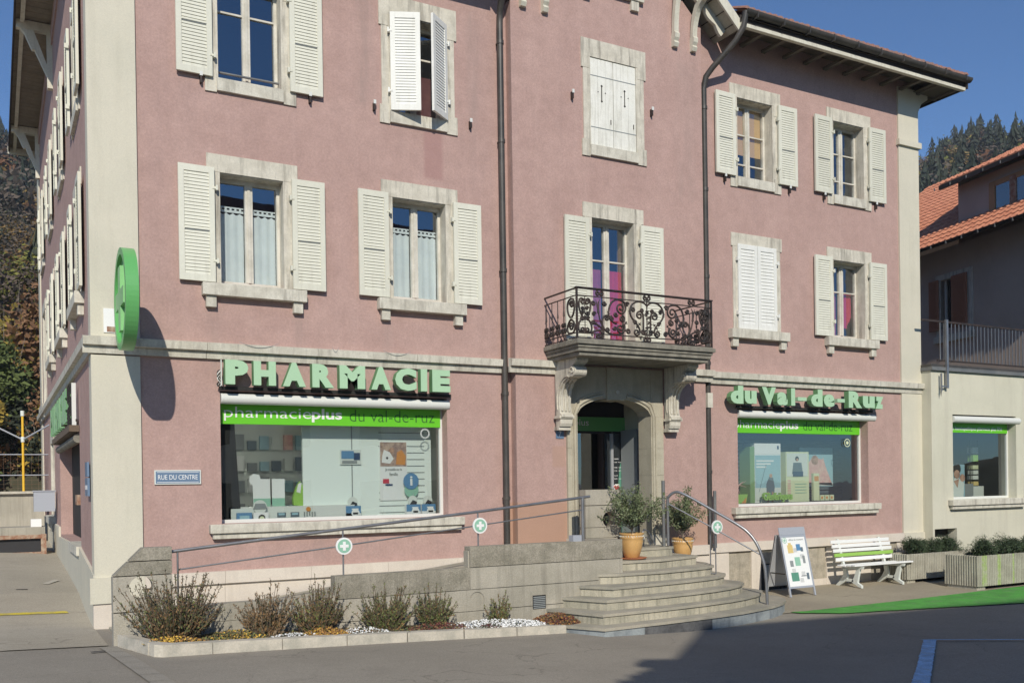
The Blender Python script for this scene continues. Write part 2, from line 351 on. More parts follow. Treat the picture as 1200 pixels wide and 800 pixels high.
# ------------------------------------------------------------------ ground
def lerp(x, pts):
    if x <= pts[0][0]: return pts[0][1]
    for (a, b), (c, d) in zip(pts, pts[1:]):
        if x <= c: return b+(d-b)*(x-a)/(c-a)
    return pts[-1][1]
def g(x, y):
    s = .25+.047*max(0, min(9-x, 9))
    k = max(0, min(1, (3-x)/2.))
    left = lerp(y, [(-2, 0), (.4, -.03), (1.4, .06), (2.6, .22), (5.6, .38), (9.6, .53), (16, .75), (30, 1.3), (60, 1.6)])
    s += left*k
    if x > 9: s += .03*max(0, min(y+2.2, 2.4))*min(1, x-9)
    return s
def fr(a, b, st):
    n = max(1, int(round((b-a)/st))); return [a+(b-a)*i/n for i in range(n+1)]
def drape(rows, dz, m, mb=None):
    """rows: list of polylines (same length) in xy; surface laid on the ground"""
    mb = mb or MB(); n = len(rows[0])
    vs = [(x, y, g(x, y)+dz) for r in rows for x, y in r]
    mb.add(vs, [(i*n+k, i*n+k+1, (i+1)*n+k+1, (i+1)*n+k) for i in range(len(rows)-1) for k in range(n-1)], m)
    return mb
def rough(rows, amt, seed):
    r_ = random.Random(seed)
    for row in (rows[0], rows[-1]):
        for i in range(len(row)): row[i] = (row[i][0]+r_.uniform(-amt, amt), row[i][1]+r_.uniform(-amt, amt))
    return rows
def between(A, B, n, k):
    def samp(P, n):
        L = [0]
        for a, b in zip(P, P[1:]): L.append(L[-1]+math.dist(a, b))
        out = []
        for i in range(n+1):
            d = L[-1]*i/n
            j = max(q for q in range(len(L)) if L[q] <= d+1e-9); j = min(j, len(P)-2)
            f = (d-L[j])/(L[j+1]-L[j]+1e-12); out.append((P[j][0]+(P[j+1][0]-P[j][0])*f, P[j][1]+(P[j+1][1]-P[j][1])*f))
        return out
    a, b = samp(A, n), samp(B, n)
    return [[(p[0]+(q[0]-p[0])*i/k, p[1]+(q[1]-p[1])*i/k) for p, q in zip(a, b)] for i in range(k+1)]
xs = [-700, -300, -120, -60, -30, -15, -8]+fr(-4, 26, .4)+[30, 40, 60, 120, 300, 700]
ys = [-700, -300, -120, -60, -40, -30, -24, -20, -16]+fr(-14, -2, .4)[:-1]+fr(-2.2, 2.6, .4)[0:]+[3.6, 4.6, 5.6, 7.6, 9.6, 12, 16, 22, 30, 45, 60, 120, 300, 700]
ys = sorted(set(round(v, 3) for v in ys)); xs = sorted(set(round(v, 3) for v in xs))
struct('ground', drape([[(x, y) for x in xs] for y in ys], 0, 'asphalt'))
# old street surface on the left, climbing behind the house
struct('side_street', drape(between([(-6, -2.0), (1.13, -1.75)], [(-6, 14), (1.13, 14)], 14, 40), .012, 'oldasphalt'))
# lighter pavement in front of bench
struct('pavement', drape(between([(11.2, -.06), (26, -.06)], [(11.2, -2.27), (14, -2.25), (17.8, -2.1), (26, -1.9)], 40, 8), .012, 'paving'))
struct('green_strip', drape(rough(between([(11.4, -2.26), (12, -2.30), (13.9, -2.29), (16.4, -2.18), (17.9, -2.13), (26, -2.0)], [(11.45, -2.4), (12, -2.82), (13.6, -3.2), (15.45, -3.64), (17, -3.95), (26, -5.6)], 260, 8), .018, 5), .018, 'paintgreen'))
mb = drape(rough(between([(6.4, -8.42), (8.36, -6.97), (10.85, -5.2)], [(6.5, -8.52), (8.55, -7.05), (11.0, -5.28)], 120, 2), .009, 3), .02, 'paintblue')
drape(between([(10.83, -5.15), (16, -8.55)], [(10.85, -5.21), (16, -8.62)], 20, 1), .024, 'paintblue', mb)
struct('parking_marking', mb)
struct('street_marking', drape(between([(-4, 1.15), (.88, 1.34)], [(-4, 1.02), (.9, 1.2)], 16, 1), .02, 'paintyellow'))
# gutter stones along the corner of the street
mb = MB()
A = [(1.02, -1.9), (1.12, -2.9), (1.25, -4.3), (1.35, -6.5)]; B = [(1.2, -1.9), (1.32, -2.9), (1.46, -4.3), (1.58, -6.5)]
R = between(A, B, 24, 2)
for i in range(12):
    rr = [r[i*2:i*2+3] for r in R]
    rr = [[(p[0], p[1]+(.012 if k == 0 else -.012 if k == 2 else 0)) for k, p in enumerate(r)] for r in rr]
    drape(rr, .016, 'gutterstone', mb)
struct('gutter_stones', mb)
mb = MB()
for x, y, w_, l_, a in ((.98, -2.22, .16, .05, .3), (.8, 3.7, .1, .5, -.4), (.35, 2.9, .16, .05, 0)):
    pts = [(x-w_/2*cos(a)-l_/2*sin(a), y-w_/2*sin(a)+l_/2*cos(a)), (x+w_/2*cos(a)-l_/2*sin(a), y+w_/2*sin(a)+l_/2*cos(a))]
    pts2 = [(p[0]+l_*sin(a), p[1]-l_*cos(a)) for p in pts]
    drape([pts2, pts], .018, 'kerbstone' if l_ > .3 else 'dark', mb)
struct('street_patch', mb)

# planting bed: soil, kerb stones
KF = [(1.22, -1.80), (1.52, -2.76), (2.23, -2.68), (4.13, -2.56), (6.95, -2.46)]
KB = [(1.36, -1.80), (1.64, -2.6), (2.25, -2.52), (4.13, -2.41), (6.95, -2.32)]
def kz(x): return lerp(x, [(1.2, .14), (2, .13), (7, .11)])
mb = MB()
R = between(KF, KB, 48, 1)
for i in range(8):
    a, b = i*6, i*6+6
    for k in range(a, b):
        q = [R[0][k], R[0][k+1], R[1][k+1], R[1][k]]
        e = .006
        if k == a: 
            q[0] = (q[0][0]+e, q[0][1]); q[3] = (q[3][0]+e, q[3][1])
        if k == b-1: 
            q[1] = (q[1][0]-e, q[1][1]); q[2] = (q[2][0]-e, q[2][1])
        vs = [(x, y, g(x, y)-.03) for x, y in q]+[(x, y, g(x, y)+kz(x)) for x, y in q]
        mb.add(vs, [(4, 5, 6, 7), (0, 1, 5, 4), (2, 3, 7, 6)]+([(3, 0, 4, 7)] if k == a else [])+([(1, 2, 6, 5)] if k == b-1 else []), 'kerbstone')
struct('kerb', mb)
mb = drape(between([(1.3, -1.84), (1.66, -2.58), (2.25, -2.5), (4.13, -2.39), (7.25, -2.3)], [(1.3, -1.76), (1.6, -1.76), (2.25, -1.76), (4.13, -1.76), (7.25, -1.76)], 30, 5), .10, 'soil')
struct('planting_bed', mb)

# ------------------------------------------------------------------ hill and forest
def hz(r): return lerp(r, [(0, -2), (27.5, -1), (30, 2.3), (45, 4.5), (70, 11), (110, 25), (170, 46), (225, 66), (262, 79), (300, 84), (420, 80), (700, 60)])
def hill(r, az):
    e = max(0, min(1, (az+32)/12))*max(0, min(1, (100-az)/15))
    n = 2.5*sin(az*.21+1)+1.8*sin(az*.55+r*.01)+1.0*sin(az*1.3)
    return hz(r)*e+n*min(1, r/200)*e-1.5*(1-e)
mb = MB(); rs = [27.5, 28.6, 30, 35, 45, 57, 70, 90, 110, 140, 170, 200, 225, 245, 262, 280, 300, 350, 420, 560, 700]; az = [-44+2*i for i in range(80)]
vs = [(r*sin(radians(a)), -CD+r*cos(radians(a)), hill(r, a)) for r in rs for a in az]
n = len(az); mb.add(vs, [(i*n+k, i*n+k+1, (i+1)*n+k+1, (i+1)*n+k) for i in range(len(rs)-1) for k in range(n-1)], 'hillground', True)
struct('hill', mb)
rnd = random.Random(3)
def conifer(mb, c, h, m):
    w_ = h*.2*rnd.uniform(.8, 1.2); L = 13
    for i in range(L):
        t_ = i/L; r = w_*(1-t_)**.85*rnd.uniform(.6, 1.25)+.1; z = c.z+h*(.08+.92*t_)
        k = rnd.randint(6, 8); a0 = rnd.random()*6
        for j in range(k):
            a = a0+2*pi*j/k+rnd.uniform(-.25, .25); rr = r*rnd.uniform(.45, 1.3)
            d = Vector((cos(a), sin(a), 0)); s_ = Vector((-sin(a), cos(a), 0))*rr*.42
            top = Vector((c.x, c.y, z+h*.07)); end = Vector((c.x, c.y, z-h*.035))+d*rr
            mb.add([top, end-s_, end+d*.1*rr+Vector((0, 0, -.2)), end+s_], [(0, 1, 2), (0, 2, 3)], m)
def broad(mb, c, h, m, n=130, q=.33, wide=.32):
    mb.tube([c, c+Vector((rnd.uniform(-.3, .3), 0, h*.6))], h*.02, 'bark2', 4, h*.01)
    lob = [(Vector((rnd.uniform(-1, 1)*h*wide*.6, rnd.uniform(-1, 1)*h*wide*.6, h*rnd.uniform(.42, .85))), h*rnd.uniform(.13, .22)) for _ in range(7)]
    for i in range(n):
        lc, lr = rnd.choice(lob); d = Vector((rnd.gauss(0, 1), rnd.gauss(0, 1), rnd.gauss(0, 1))).normalized()*lr*rnd.uniform(.5, 1.1)
        p_ = c+lc+d; u = Vector((rnd.gauss(0, 1), rnd.gauss(0, 1), rnd.gauss(0, 1))).normalized(); v = u.orthogonal().normalized()
        k = q*rnd.uniform(.6, 1.4); mb.quad(p_, u*k, v*k*.7, m)
mb = MB(); cnt = 0
def plant_sector(a0, a1, r0, r1, n, near=False):
    global cnt
    for _ in range(n):
        a = rnd.uniform(a0, a1); r = sqrt(rnd.uniform(r0*r0, r1*r1))
        x, y = r*sin(radians(a)), -CD+r*cos(radians(a))
        if 14 < x < 48 and -2 < y < 22: continue
        c = Vector((x, y, hill(r, a)-.3))
        pc = (.5+.3*sin(a*.9+r*.03)) if r > 90 else .2
        if rnd.random() < pc: conifer(mb, c, rnd.uniform(5.5, 12)*(1 if r > 90 else .8), rnd.choice(['forest0', 'forest0', 'forest1']))
        else:
            m = rnd.choice(['forest2', 'forest2', 'forest3', 'forest4', 'forest5', 'forest1']); h = rnd.uniform(5, 9)
            broad(mb, c, h, m, 150 if r > 90 else 2200, h*.035 if r > 90 else .07)
        cnt += 1
plant_sector(43, 66, 120, 285, 1500)
plant_sector(-12, 11, 70, 285, 900)
plant_sector(-9, 7, 41, 70, 60)
plant_sector(11, 43, 230, 290, 130)
struct('forest', mb, 'stuff')
# shrubs and small trees one can tell apart on the bank behind the fence
def bush(loc, h, w_, ml, n, q, label, name='autumn_bush', group='shrubs on the bank at the left edge'):
    t_ = thing(name, label, 'bush', loc, group); c = Vector(loc)
    tb = MB(); fb = MB()
    for i in range(9):
        a = rnd.uniform(0, 2*pi); e = c+Vector((cos(a)*w_*.4*rnd.random(), sin(a)*w_*.4*rnd.random(), h*rnd.uniform(.6, 1)))
        mid = (c+e)/2+Vector((rnd.uniform(-.2, .2), rnd.uniform(-.2, .2), 0)); tb.tube([c+Vector((cos(a)*.1, sin(a)*.1, -.2)), mid, e], .035, 'bark', 4, .008)
    lob = [(Vector((rnd.uniform(-1, 1)*w_*.35, rnd.uniform(-1, 1)*w_*.35, h*rnd.uniform(.2, .9))), w_*rnd.uniform(.14, .26), rnd.choice(ml)) for _ in range(14)]
    for i in range(n):
        lc, lr, mm = rnd.choice(lob); d = Vector((rnd.gauss(0, 1), rnd.gauss(0, 1), rnd.gauss(0, 1))).normalized()*lr*rnd.uniform(.3, 1.15)
        p_ = c+lc+d; u = Vector((rnd.gauss(0, 1), rnd.gauss(0, 1), rnd.gauss(0, 1))).normalized(); k = q*rnd.uniform(.5, 1.4)
        fb.quad(p_, u*k, u.orthogonal().normalized()*k*.7, mm if rnd.random() < .8 else rnd.choice(ml))
    part('branches', tb, t_); part('leaves', fb, t_)
Y_, G_, R_, D_ = 'forest3', 'forest4', 'forest5', 'forest1'
mat('leafyellow', (.34, .235, .035), .8, (.2, .17, .04), 5, fa=.25); mat('leafgreen', (.10, .13, .035), .8, fa=.3); mat('leafbrown', (.2, .105, .05), .85, fa=.3); mat('leafdark', (.028, .035, .018), .85, fa=.3)
bush((-.6, 15.6, 2.3), 2.6, 2.4, ['leafdark', 'leafgreen', 'leafyellow', 'leafbrown'], 6500, .05, 'low dark green bush with yellow leaves behind the wire fence')
bush((1.3, 16.4, 2.3), 2.9, 2.6, ['leafbrown', 'leafdark', 'leafdark', 'leafyellow'], 6500, .05, 'brown leaved bush beside the far corner of the pink house')
bush((-.2, 20.5, 3.0), 4.4, 3.4, ['leafgreen', 'leafdark', 'leafgreen'], 8000, .07, 'taller green bush half way up the bank')
bush((.2, 26, 4.0), 6.6, 5.0, ['leafyellow', 'leafyellow', 'leafbrown'], 9000, .085, 'golden yellow autumn tree on the bank', name='autumn_tree')
bush((2.5, 29, 4.2), 7.2, 4.6, ['leafbrown', 'leafdark', 'leafyellow'], 8000, .09, 'russet autumn tree behind the golden yellow one', name='autumn_tree')
bush((-4.2, 19, 2.8), 5.0, 4.0, ['leafgreen', 'leafbrown', 'leafdark'], 5000, .08, 'mixed green and brown bush left of the golden tree')

# ------------------------------------------------------------------ the pink house
def wallgrid(mb, P, u0, u1, z0, z1, ops, y0, y1, m):
    """wall slab with rectangular holes; P(u,y,z)->xyz; y0 outer face, y1 inner face"""
    us = sorted(set([u0, u1]+[v for o in ops for v in o[:2]])); zs = sorted(set([z0, z1]+[v for o in ops for v in o[2:4]]))
    def hole(i, j):
        if i < 0 or j < 0 or i >= len(us)-1 or j >= len(zs)-1: return True
        a, b = (us[i]+us[i+1])/2, (zs[j]+zs[j+1])/2
        return any(o[0] < a < o[1] and o[2] < b < o[3] for o in ops)
    for i in range(len(us)-1):
        for j in range(len(zs)-1):
            if hole(i, j): continue
            a, b, c, d = us[i], us[i+1], zs[j], zs[j+1]
            mb.add([P(a, y0, c), P(b, y0, c), P(b, y0, d), P(a, y0, d)], [(0, 1, 2, 3)], m)
            mb.add([P(a, y1, c), P(b, y1, c), P(b, y1, d), P(a, y1, d)], [(3, 2, 1, 0)], m)
            if hole(i-1, j): mb.add([P(a, y0, c), P(a, y0, d), P(a, y1, d), P(a, y1, c)], [(0, 1, 2, 3)], m)
            if hole(i+1, j): mb.add([P(b, y0, c), P(b, y0, d), P(b, y1, d), P(b, y1, c)], [(3, 2, 1, 0)], m)
            if hole(i, j-1): mb.add([P(a, y0, c), P(b, y0, c), P(b, y1, c), P(a, y1, c)], [(3, 2, 1, 0)], m)
            if hole(i, j+1): mb.add([P(a, y0, d), P(b, y0, d), P(b, y1, d), P(a, y1, d)], [(0, 1, 2, 3)], m)
F = lambda u, y, z: (u, y, z)
XL = 1.17                                            # plane of the left side wall
Lw = lambda s, d, z: (XL+d, s, z)                     # s along the street, d into the house
XR, YB, XB0, XB1 = 17.52, 15.3, 7.47, 11.45
H_ = thing('house', 'pink three storey corner house with cream shutters, iron balcony and ground floor pharmacy', 'house', (9.3, 0, .3))
wb = MB()
W1 = (5.32, 6.87); W2 = (8.19, 9.69)
opsL = [(2.80, 6.31, 1.93, 3.80), (2.83, 3.75, *W1), (5.42, 6.34, *W1), (2.83, 3.75, *W2), (5.42, 6.36, *W2)]
opsR = [(12.36, 15.92, 1.93, 3.80), (12.42, 13.34, *W1), (12.43, 13.35, *W2), (14.95, 15.87, *W1), (14.99, 15.89, *W2)]
wallgrid(wb, F, XL+.004, XB0, 0, 11.2, opsL, 0, .35, 'stucco')
wallgrid(wb, F, XB1, XR, 0, 11.2, opsR, 0, .35, 'stucco')
BAYO = [(8.5, 10.3, 0, 4.35), (8.98, 9.88, 4.73, 6.95), (8.99, 9.97, *W2), (8.99, 9.93, 10.95, 12.0)]
wallgrid(wb, F, XB0, XB1, 0, 10.3, BAYO[:3], -.17, .35, 'stucco')
# gable field of the bay: sloped sides, attic window left open
GX, GZ = 9.46, 12.62
def gab(x): return GZ-abs(x-GX)*.93-.05
for a, b in ((XB0, 8.99), (9.93, XB1)):
    for y, fl in ((-.17, 0), (.1, 1)):
        q = [(a, y, 10.3), (b, y, 10.3), (b, y, gab(b)), (a, y, gab(a))]; wb.add(q, [(0, 1, 2, 3)], 'stucco')
for y in (-.17, .1):
    wb.add([(8.99, y, 10.3), (9.93, y, 10.3), (9.93, y, 10.95), (8.99, y, 10.95)], [(0, 1, 2, 3)], 'stucco')
    wb.add([(8.99, y, gab(8.99)), (9.93, y, gab(9.93)), (GX, y, GZ-.05)], [(0, 1, 2)], 'stucco')
# side wall along the climbing street, rear and right wall
LW = [(1.5, 2.6), (5.0, 6.1), (8.6, 9.7)]
opsS = [(a, b, *W1) for a, b in LW]+[(a, b, 8.15, 9.69) for a, b in LW]+[(2.46, 7.5, 1.55, 3.3), (12.3, 13.5, 4.6, 6.9), (12.3, 13.5, 8.15, 9.69), (9.5, 10.6, 1.9, 3.5)]
wallgrid(wb, Lw, .0, YB, 0, 11.95, opsS, 0, .35, 'stucco')
wallgrid(wb, F, XL, XR, 0, 11.2, [], YB, YB-.35, 'stucco')
wallgrid(wb, lambda s, d, z: (XR-d, s, z), .0, YB-.35, 0, 11.2, [], .003, .35, 'stucco')
for x in (XR-.1,):
    wb.add([(x, -.0, 11.2), (x, YB, 11.2), (x, YB/2, 14.4)], [(0, 1, 2)], 'stucco')
wb.box(XL+.36, XR-.36, .36, YB-.36, 4.2, 4.5, 'darkroom'); wb.box(XL+.36, XR-.36, .36, YB-.36, 7.35, 7.5, 'darkroom'); wb.box(XL+.36, XR-.36, 1.2, YB-.36, 10.4, 10.5, 'darkroom')
part('wall', wb, H_)
# corner pilasters
b = MB()
b.box(XL-.03, 1.75, -.035, .004, 1.27, 4.22, 'cream'); b.box(XL-.03, 1.75, -.035, .004, 4.47, 11.2, 'cream')
b.box(XL-.03, XL+.003, .006, .28, 1.27, 4.22, 'cream'); b.box(XL-.03, XL+.003, .006, .28, 4.47, 11.9, 'cream')
part('corner_pilaster', b, H_)
b = MB(); b.box(XL-.03, XL+.003, YB-.9, YB, 1.3, 11.9, 'cream'); part('corner_pilaster', b, H_)
b = MB()
b.box(16.93, XR+.04, -.035, .005, 1.27, 4.24, 'cream'); b.box(16.93, XR+.04, -.035, .005, 4.45, 9.5, 'cream'); b.box(16.93, XR+.04, -.035, .005, 9.62, 10.75, 'cream')
b.box(16.89, XR+.08, -.09, .006, 9.5, 9.62, 'cream'); b.box(XR+.002, XR+.04, .007, .5, 1.2, 11, 'cream')
# cream console carrying the eave at the right end
b.prism([(XR+.041, 9.95), (XR+.05, 10.3), (XR+.16, 10.5), (XR+.36, 10.62), (XR+.36, 10.74), (XR+.041, 10.74)], -.03, .4, 'cream', XZ)
part('corner_pilaster', b, H_)
# cornice band between ground and first floor
def band(b, u0, u1, y, P, e0=0., e1=0.):
    b2 = [(.0, 4.24), (-.05, 4.24), (-.065, 4.325), (-.055, 4.335), (-.12, 4.345), (-.13, 4.45), (0, 4.475)]
    n_ = max(1, int(round((u1-u0)/1.55))); 
    for i in range(n_):
        a, c = u0+(u1-u0)*i/n_+(.003 if i else 0), u0+(u1-u0)*(i+1)/n_-(.003 if i < n_-1 else 0)
        vs = [P(a, y+d, z) for d, z in b2]+[P(c, y+d, z) for d, z in b2]; k = len(b2)
        b.add(vs, [(q, (q+1) % k, (q+1) % k+k, q+k) for q in range(k)]+[list(range(k)), list(range(k, 2*k))], 'sillstone')
b = MB()
band(b, XL-.13, 7.34, 0, F); band(b, 7.34, 8.22, -.17, F); part('cornice', b, H_)
b = MB(); band(b, 10.68, 11.58, -.17, F); band(b, 11.585, 17.7, 0, F); part('cornice', b, H_)
b = MB()
band(b, .003, YB, 0, lambda s, d, z: (XL+d, s, z))
part('cornice', b, H_)
# plinth of pale stone
b = MB()
def plinth(u0, u1, y, seams):
    us = [u0]+[s for s in seams if u0 < s < u1]+[u1]
    for a, c in zip(us, us[1:]):
        b.box(a+.002, c-.002, y-.085, y, 1.10, 1.27, 'whitestone')
        b.box(a+.002, c-.002, y-.04, y, 0, 1.097, 'whitestone')
plinth(1.76, XB0, 0, [2.82, 4.05, 5.25, 6.5]); plinth(XB0, 8.42, -.17, [7.9]); part('plinth', b, H_)
b = MB(); plinth(10.45, XB1, -.17, [10.9])
# right wing: panels of rougher stone between pale piers and two basement windows
for a, c in zip([XB1, 12.5, 13.9, 15.2, 16.4], [12.5, 13.9, 15.2, 16.4, 16.93]): b.box(a+.002, c-.002, -.085, 0, 1.10, 1.27, 'whitestone')
b.box(XB1, 12.06, -.05, 0, .2, 1.097, 'whitestone'); b.box(12.06, 12.62, -.025, 0, .2, 1.097, 'panelstone'); b.box(12.62, 12.86, -.05, 0, .2, 1.097, 'whitestone')
b.box(12.86, 14.0, -.025, 0, .83, 1.097, 'panelstone'); b.box(13.9, 14.0, -.027, 0, .2, .83, 'whitestone'); b.box(14.0, 14.12, -.05, 0, .2, 1.097, 'whitestone'); b.box(14.12, 14.62, -.025, 0, .45, 1.097, 'panelstone'); b.box(14.12, 14.62, -.04, 0, .2, .45, 'whitestone')
b.box(14.62, 15.9, -.045, 0, .2, 1.097, 'whitestone'); b.box(15.9, 16.7, -.025, 0, .2, 1.097, 'panelstone'); b.box(16.7, 16.93, -.045, 0, .2, 1.097, 'whitestone')
b.box(16.90, XR+.03, -.09, 0, .93, 1.27, 'cream'); b.box(16.93, XR+.01, -.06, 0, .2, .928, 'whitestone')
part('plinth', b, H_)
b = MB(); b.box(XL-.09, 1.76, -.09, 0, .93, 1.27, 'cream'); b.box(XL-.05, 1.76, -.06, 0, .2, .928, 'whitestone')
# side wall plinth following the street
for s0, s1, t0, t1 in ((0.01, 2.4, 1.3, 1.55), (2.4, 7.6, 1.55, 1.5), (7.6, 15.3, 1.7, 1.8)):
    vs = [(XL-.04, s0, .3), (XL-.04, s1, .3), (XL-.04, s1, t1), (XL-.04, s0, t0), (XL, s0, .3), (XL, s1, .3), (XL, s1, t1), (XL, s0, t0)]
    b.add(vs, [(3, 2, 1, 0), (3, 2, 6, 7), (0, 3, 7, 4), (1, 2, 6, 5)], 'cream')
part('plinth', b, H_)
# basement window with grating
b = MB(); b.box(12.88, 13.88, -.022, -.002, .3, .82, 'dark'); b.box(12.95, 13.2, -.03, -.022, .55, .8, 'grey')
q = part('basement_window', b, H_)
b = MB()
for i in range(6): b.box(13.3+i*.1, 13.33+i*.1, -.05, -.03, .32, .8, 'iron')
for k in range(14):
    cx, cz = 13.3+random.random()*.55, .4+random.random()*.35
    b.tube([(cx+.07*cos(a*.7), -.06, cz+.07*sin(a*.7)) for a in range(9)], .008, 'iron', 4)
part('grating', b, q)

# ---- windows
def shutter_data(w_, h, m='shutter', slats=30, rail=.45, name='shutter', thick=.04):
    b = MB(); st = .075
    b.box(0, st, -thick, 0, 0, h, m); b.box(w_-st, w_, -thick, 0, 0, h, m)
    b.box(st, w_-st, -thick, 0, 0, .09, m); b.box(st, w_-st, -thick, 0, h-.09, h, m)
    if rail: b.box(st, w_-st, -thick-.006, 0, h*rail-.008, h*rail+.008, m); b.box(st, w_-st, -thick+.004, 0, h*rail-.022, h*rail-.008, 'grey')
    z = .09; n_ = slats; dz = (h-.18)/n_
    b.box(st, w_-st, -thick+.023, -.006, .09, h-.09, m)
    for i in range(n_):
        z = .09+dz*i
        # slat tilted outwards and down
        vs = [(x, y, zz) for x in (st, w_-st) for y, zz in ((-thick+.006, z+dz*.04), (-thick+.022, z+dz*.04), (-thick+.022, z+dz*1.0), (-thick+.016, z+dz*1.0))]
        b.add(vs, [(0, 1, 2, 3), (4, 7, 6, 5), (0, 3, 7, 4), (1, 5, 6, 2), (0, 4, 5, 1), (3, 2, 6, 7)], m)
    for zz in (.28, h-.3):      # hinges
        b.box(-.03, .03, -thick-.008, -thick, zz, zz+.03, m); b.box(-.04, -.015, -thick-.03, -.01, zz-.02, zz+.05, m)
    return b.data(name)
SH = shutter_data(.485, 1.6); SHB = shutter_data(.49, 2.2, rail=0, slats=42); SHC = shutter_data(.485, 1.6, 'shutterwhite', 22, 0); SHC1 = shutter_data(.46, 1.5, 'shutterwhite', 30, 0)
SH2 = shutter_data(.485, 1.53)
def inst(name, data, parent, loc, rz=0, mirror=False):
    o = bpy.data.objects.new(name, data); COL.objects.link(o); o.parent = parent
    o.location = Vector(loc)-OFF[H_.name]-Vector((0, 0, 0)); o.rotation_euler = (0, 0, rz)
    if mirror: o.scale = (-1, 1, 1)
    OFF[o.name] = OFF[H_.name]
    return o
def P_front(y0=0.): return lambda u, d, z: (u, y0+d, z)
def window(u0, u1, z0, z1, P, bars=(.62,), shut='open', sill='bracket', curt=None, dS=0., mull=True, lint=.25, SHD=None, jl=.17, jr=.2, left=False):
    """P(u,d,z): d = depth behind the wall face"""
    OFFH = H_
    def bx(b, a, c, d0, d1, e, f_, m):
        vs = [P(x, y, z) for z in (e, f_) for y in (d0, d1) for x in (a, c)]
        b.add(vs, [(0, 2, 3, 1), (4, 5, 7, 6), (0, 1, 5, 4), (2, 6, 7, 3), (0, 4, 6, 2), (1, 3, 7, 5)], m)
    b = MB(); D0, D1 = .20, .26; fwid = .055
    bx(b, u0, u0+fwid, D0, D1, z0, z1, 'winframe'); bx(b, u1-fwid, u1, D0, D1, z0, z1, 'winframe')
    bx(b, u0+fwid, u1-fwid, D0, D1, z0, z0+.07, 'winframe'); bx(b, u0+fwid, u1-fwid, D0, D1, z1-.07, z1, 'winframe')
    c = (u0+u1)/2
    if mull:
        bx(b, c-.055, c+.055, D0-.006, D1, z0+.07, z1-.07, 'winframe'); bx(b, c-.018, c+.018, D0-.02, D0-.006, z0+.07, z1-.07, 'winframe')
    for t_ in bars:
        z = z0+(z1-z0)*t_
        for a, e in ((u0+fwid, c-.055), (c+.055, u1-fwid)): bx(b, a, e, D0+.004, D1-.01, z-.013, z+.013, 'winframe')
    w_ = part('window', b, H_)
    b = MB(); b.add([P(u0+.04, D0+.03, z0+.04), P(u1-.04, D0+.03, z0+.04), P(u1-.04, D0+.03, z1-.04), P(u0+.04, D0+.03, z1-.04)], [(0, 1, 2, 3)], 'glass'); part('pane', b, w_)
    # stone surround: lintel, jambs lining the reveal
    b = MB(); m = 'stone'; pr = -.022
    bx(b, u0-jl, u1+jr, pr, 0, z1, z1+lint, m)
    zb = z0-.005
    bx(b, u0-jl*.78, u0+.012, pr+.004, .199, zb, z1-.001, m); bx(b, u1-.012, u1+jr*.78, pr+.004, .199, zb, z1-.001, m)
    bx(b, u0+.012, u1-.012, 0.001, .199, z1-.012, z1-.001, m)
    if sill == 'flush':
        for a, e in ((u0-jl, u0-.01), (u1+.01, u1+jr)): bx(b, a, e, pr-.004, 0, z0-.2, z0+.08, m); 
        for a, e in ((u0-jl, u0-.02), (u1+.02, u1+jr)): bx(b, a, e, pr-.002, 0, z1-.2, z1-.001, m)
        bx(b, u0-.012+.004, u1+.008, pr-.03, .2, z0-.18, z0-.002, 'sillstone')
    part('surround', b, w_)
    if sill == 'bracket':
        b = MB(); bx(b, u0-.26, u1+.29, -.13, .2, z0-.2, z0-.03, 'sillstone'); bx(b, u0-.01, u1+.01, -.02, .2, z0-.03, z0-.003, 'sillstone')
        for a in (u0-.21, u1+.10): bx(b, a, a+.14, -.085, 0, z0-.36, z0-.2, 'sillstone')
        part('sill', b, w_, bevel=.006)
    if curt == 'white':
        b = MB(); zt = z0+(z1-z0)*.70
        for a, e in ((u0+.06, c-.06), (c+.06, u1-.06)):
            k = 14
            for i in range(k):
                x0, x1 = a+(e-a)*i/k, a+(e-a)*(i+1)/k; d = .285+.007*sin(i*1.3); d2 = .285+.007*sin((i+1)*1.3)
                zl = zt-.03*abs(sin(i*.8)); zl2 = zt-.03*abs(sin((i+1)*.8))
                b.add([P(x0, d, z0+.05), P(x1, d2, z0+.05), P(x1, d2, zl2), P(x0, d, zl)], [(0, 1, 2, 3)], 'curtain')
            bx(b, a, e, .276, .28, zt+.0, zt+.035, 'curtain'); bx(b, a, e, .276, .28, zt+.06, zt+.08, 'curtain')
            for i in range(5): x = a+(e-a)*(i+.1)/5; bx(b, x, x+(e-a)*.09, .276, .28, zt+.035, zt+.06, 'curtain')
        part('curtain', b, w_)
    if curt in ('red', 'redright'):
        b = MB(); zt = z0+(z1-z0)*.64
        for (a, e), mm, sl in (((u0+.07, c-.06), 'purplecurtain', 0), ((c+.06, u1-.07), 'redcurtain', curt == 'redright')):
            k = 10
            for i in range(k):
                x0, x1 = a+(e-a)*i/k, a+(e-a)*(i+1)/k; d = .29+.009*sin(i*2.1); d2 = .29+.009*sin((i+1)*2.1)
                if sl: zl = z0+.25+(.0 if i in (3, 4, 5) else abs(i-4.5)*.05); top = zt
                else: zl = z0+.03; top = zt
                b.add([P(x0, d, zl), P(x1, d2, zl), P(x1, d2, top), P(x0, d, top)], [(0, 1, 2, 3)], mm)
        part('curtain', b, w_)
    if curt == 'blind':
        b = MB(); bx(b, u0+.06, u1-.06, .27, .276, z0+(z1-z0)*.36, z1-.05, 'blind'); part('roller_blind', b, w_)
    if shut == 'open' and not left:
        D = SHD or SH; y = P(0, -.035, 0)[1]; zz = z0-.01
        for loc, mi in (((u0-.075, y, zz), True), ((u1+.105, y, zz), False)): inst('shutter', D, w_, loc, random.uniform(.0, .035)*(1 if mi else -1), mi)
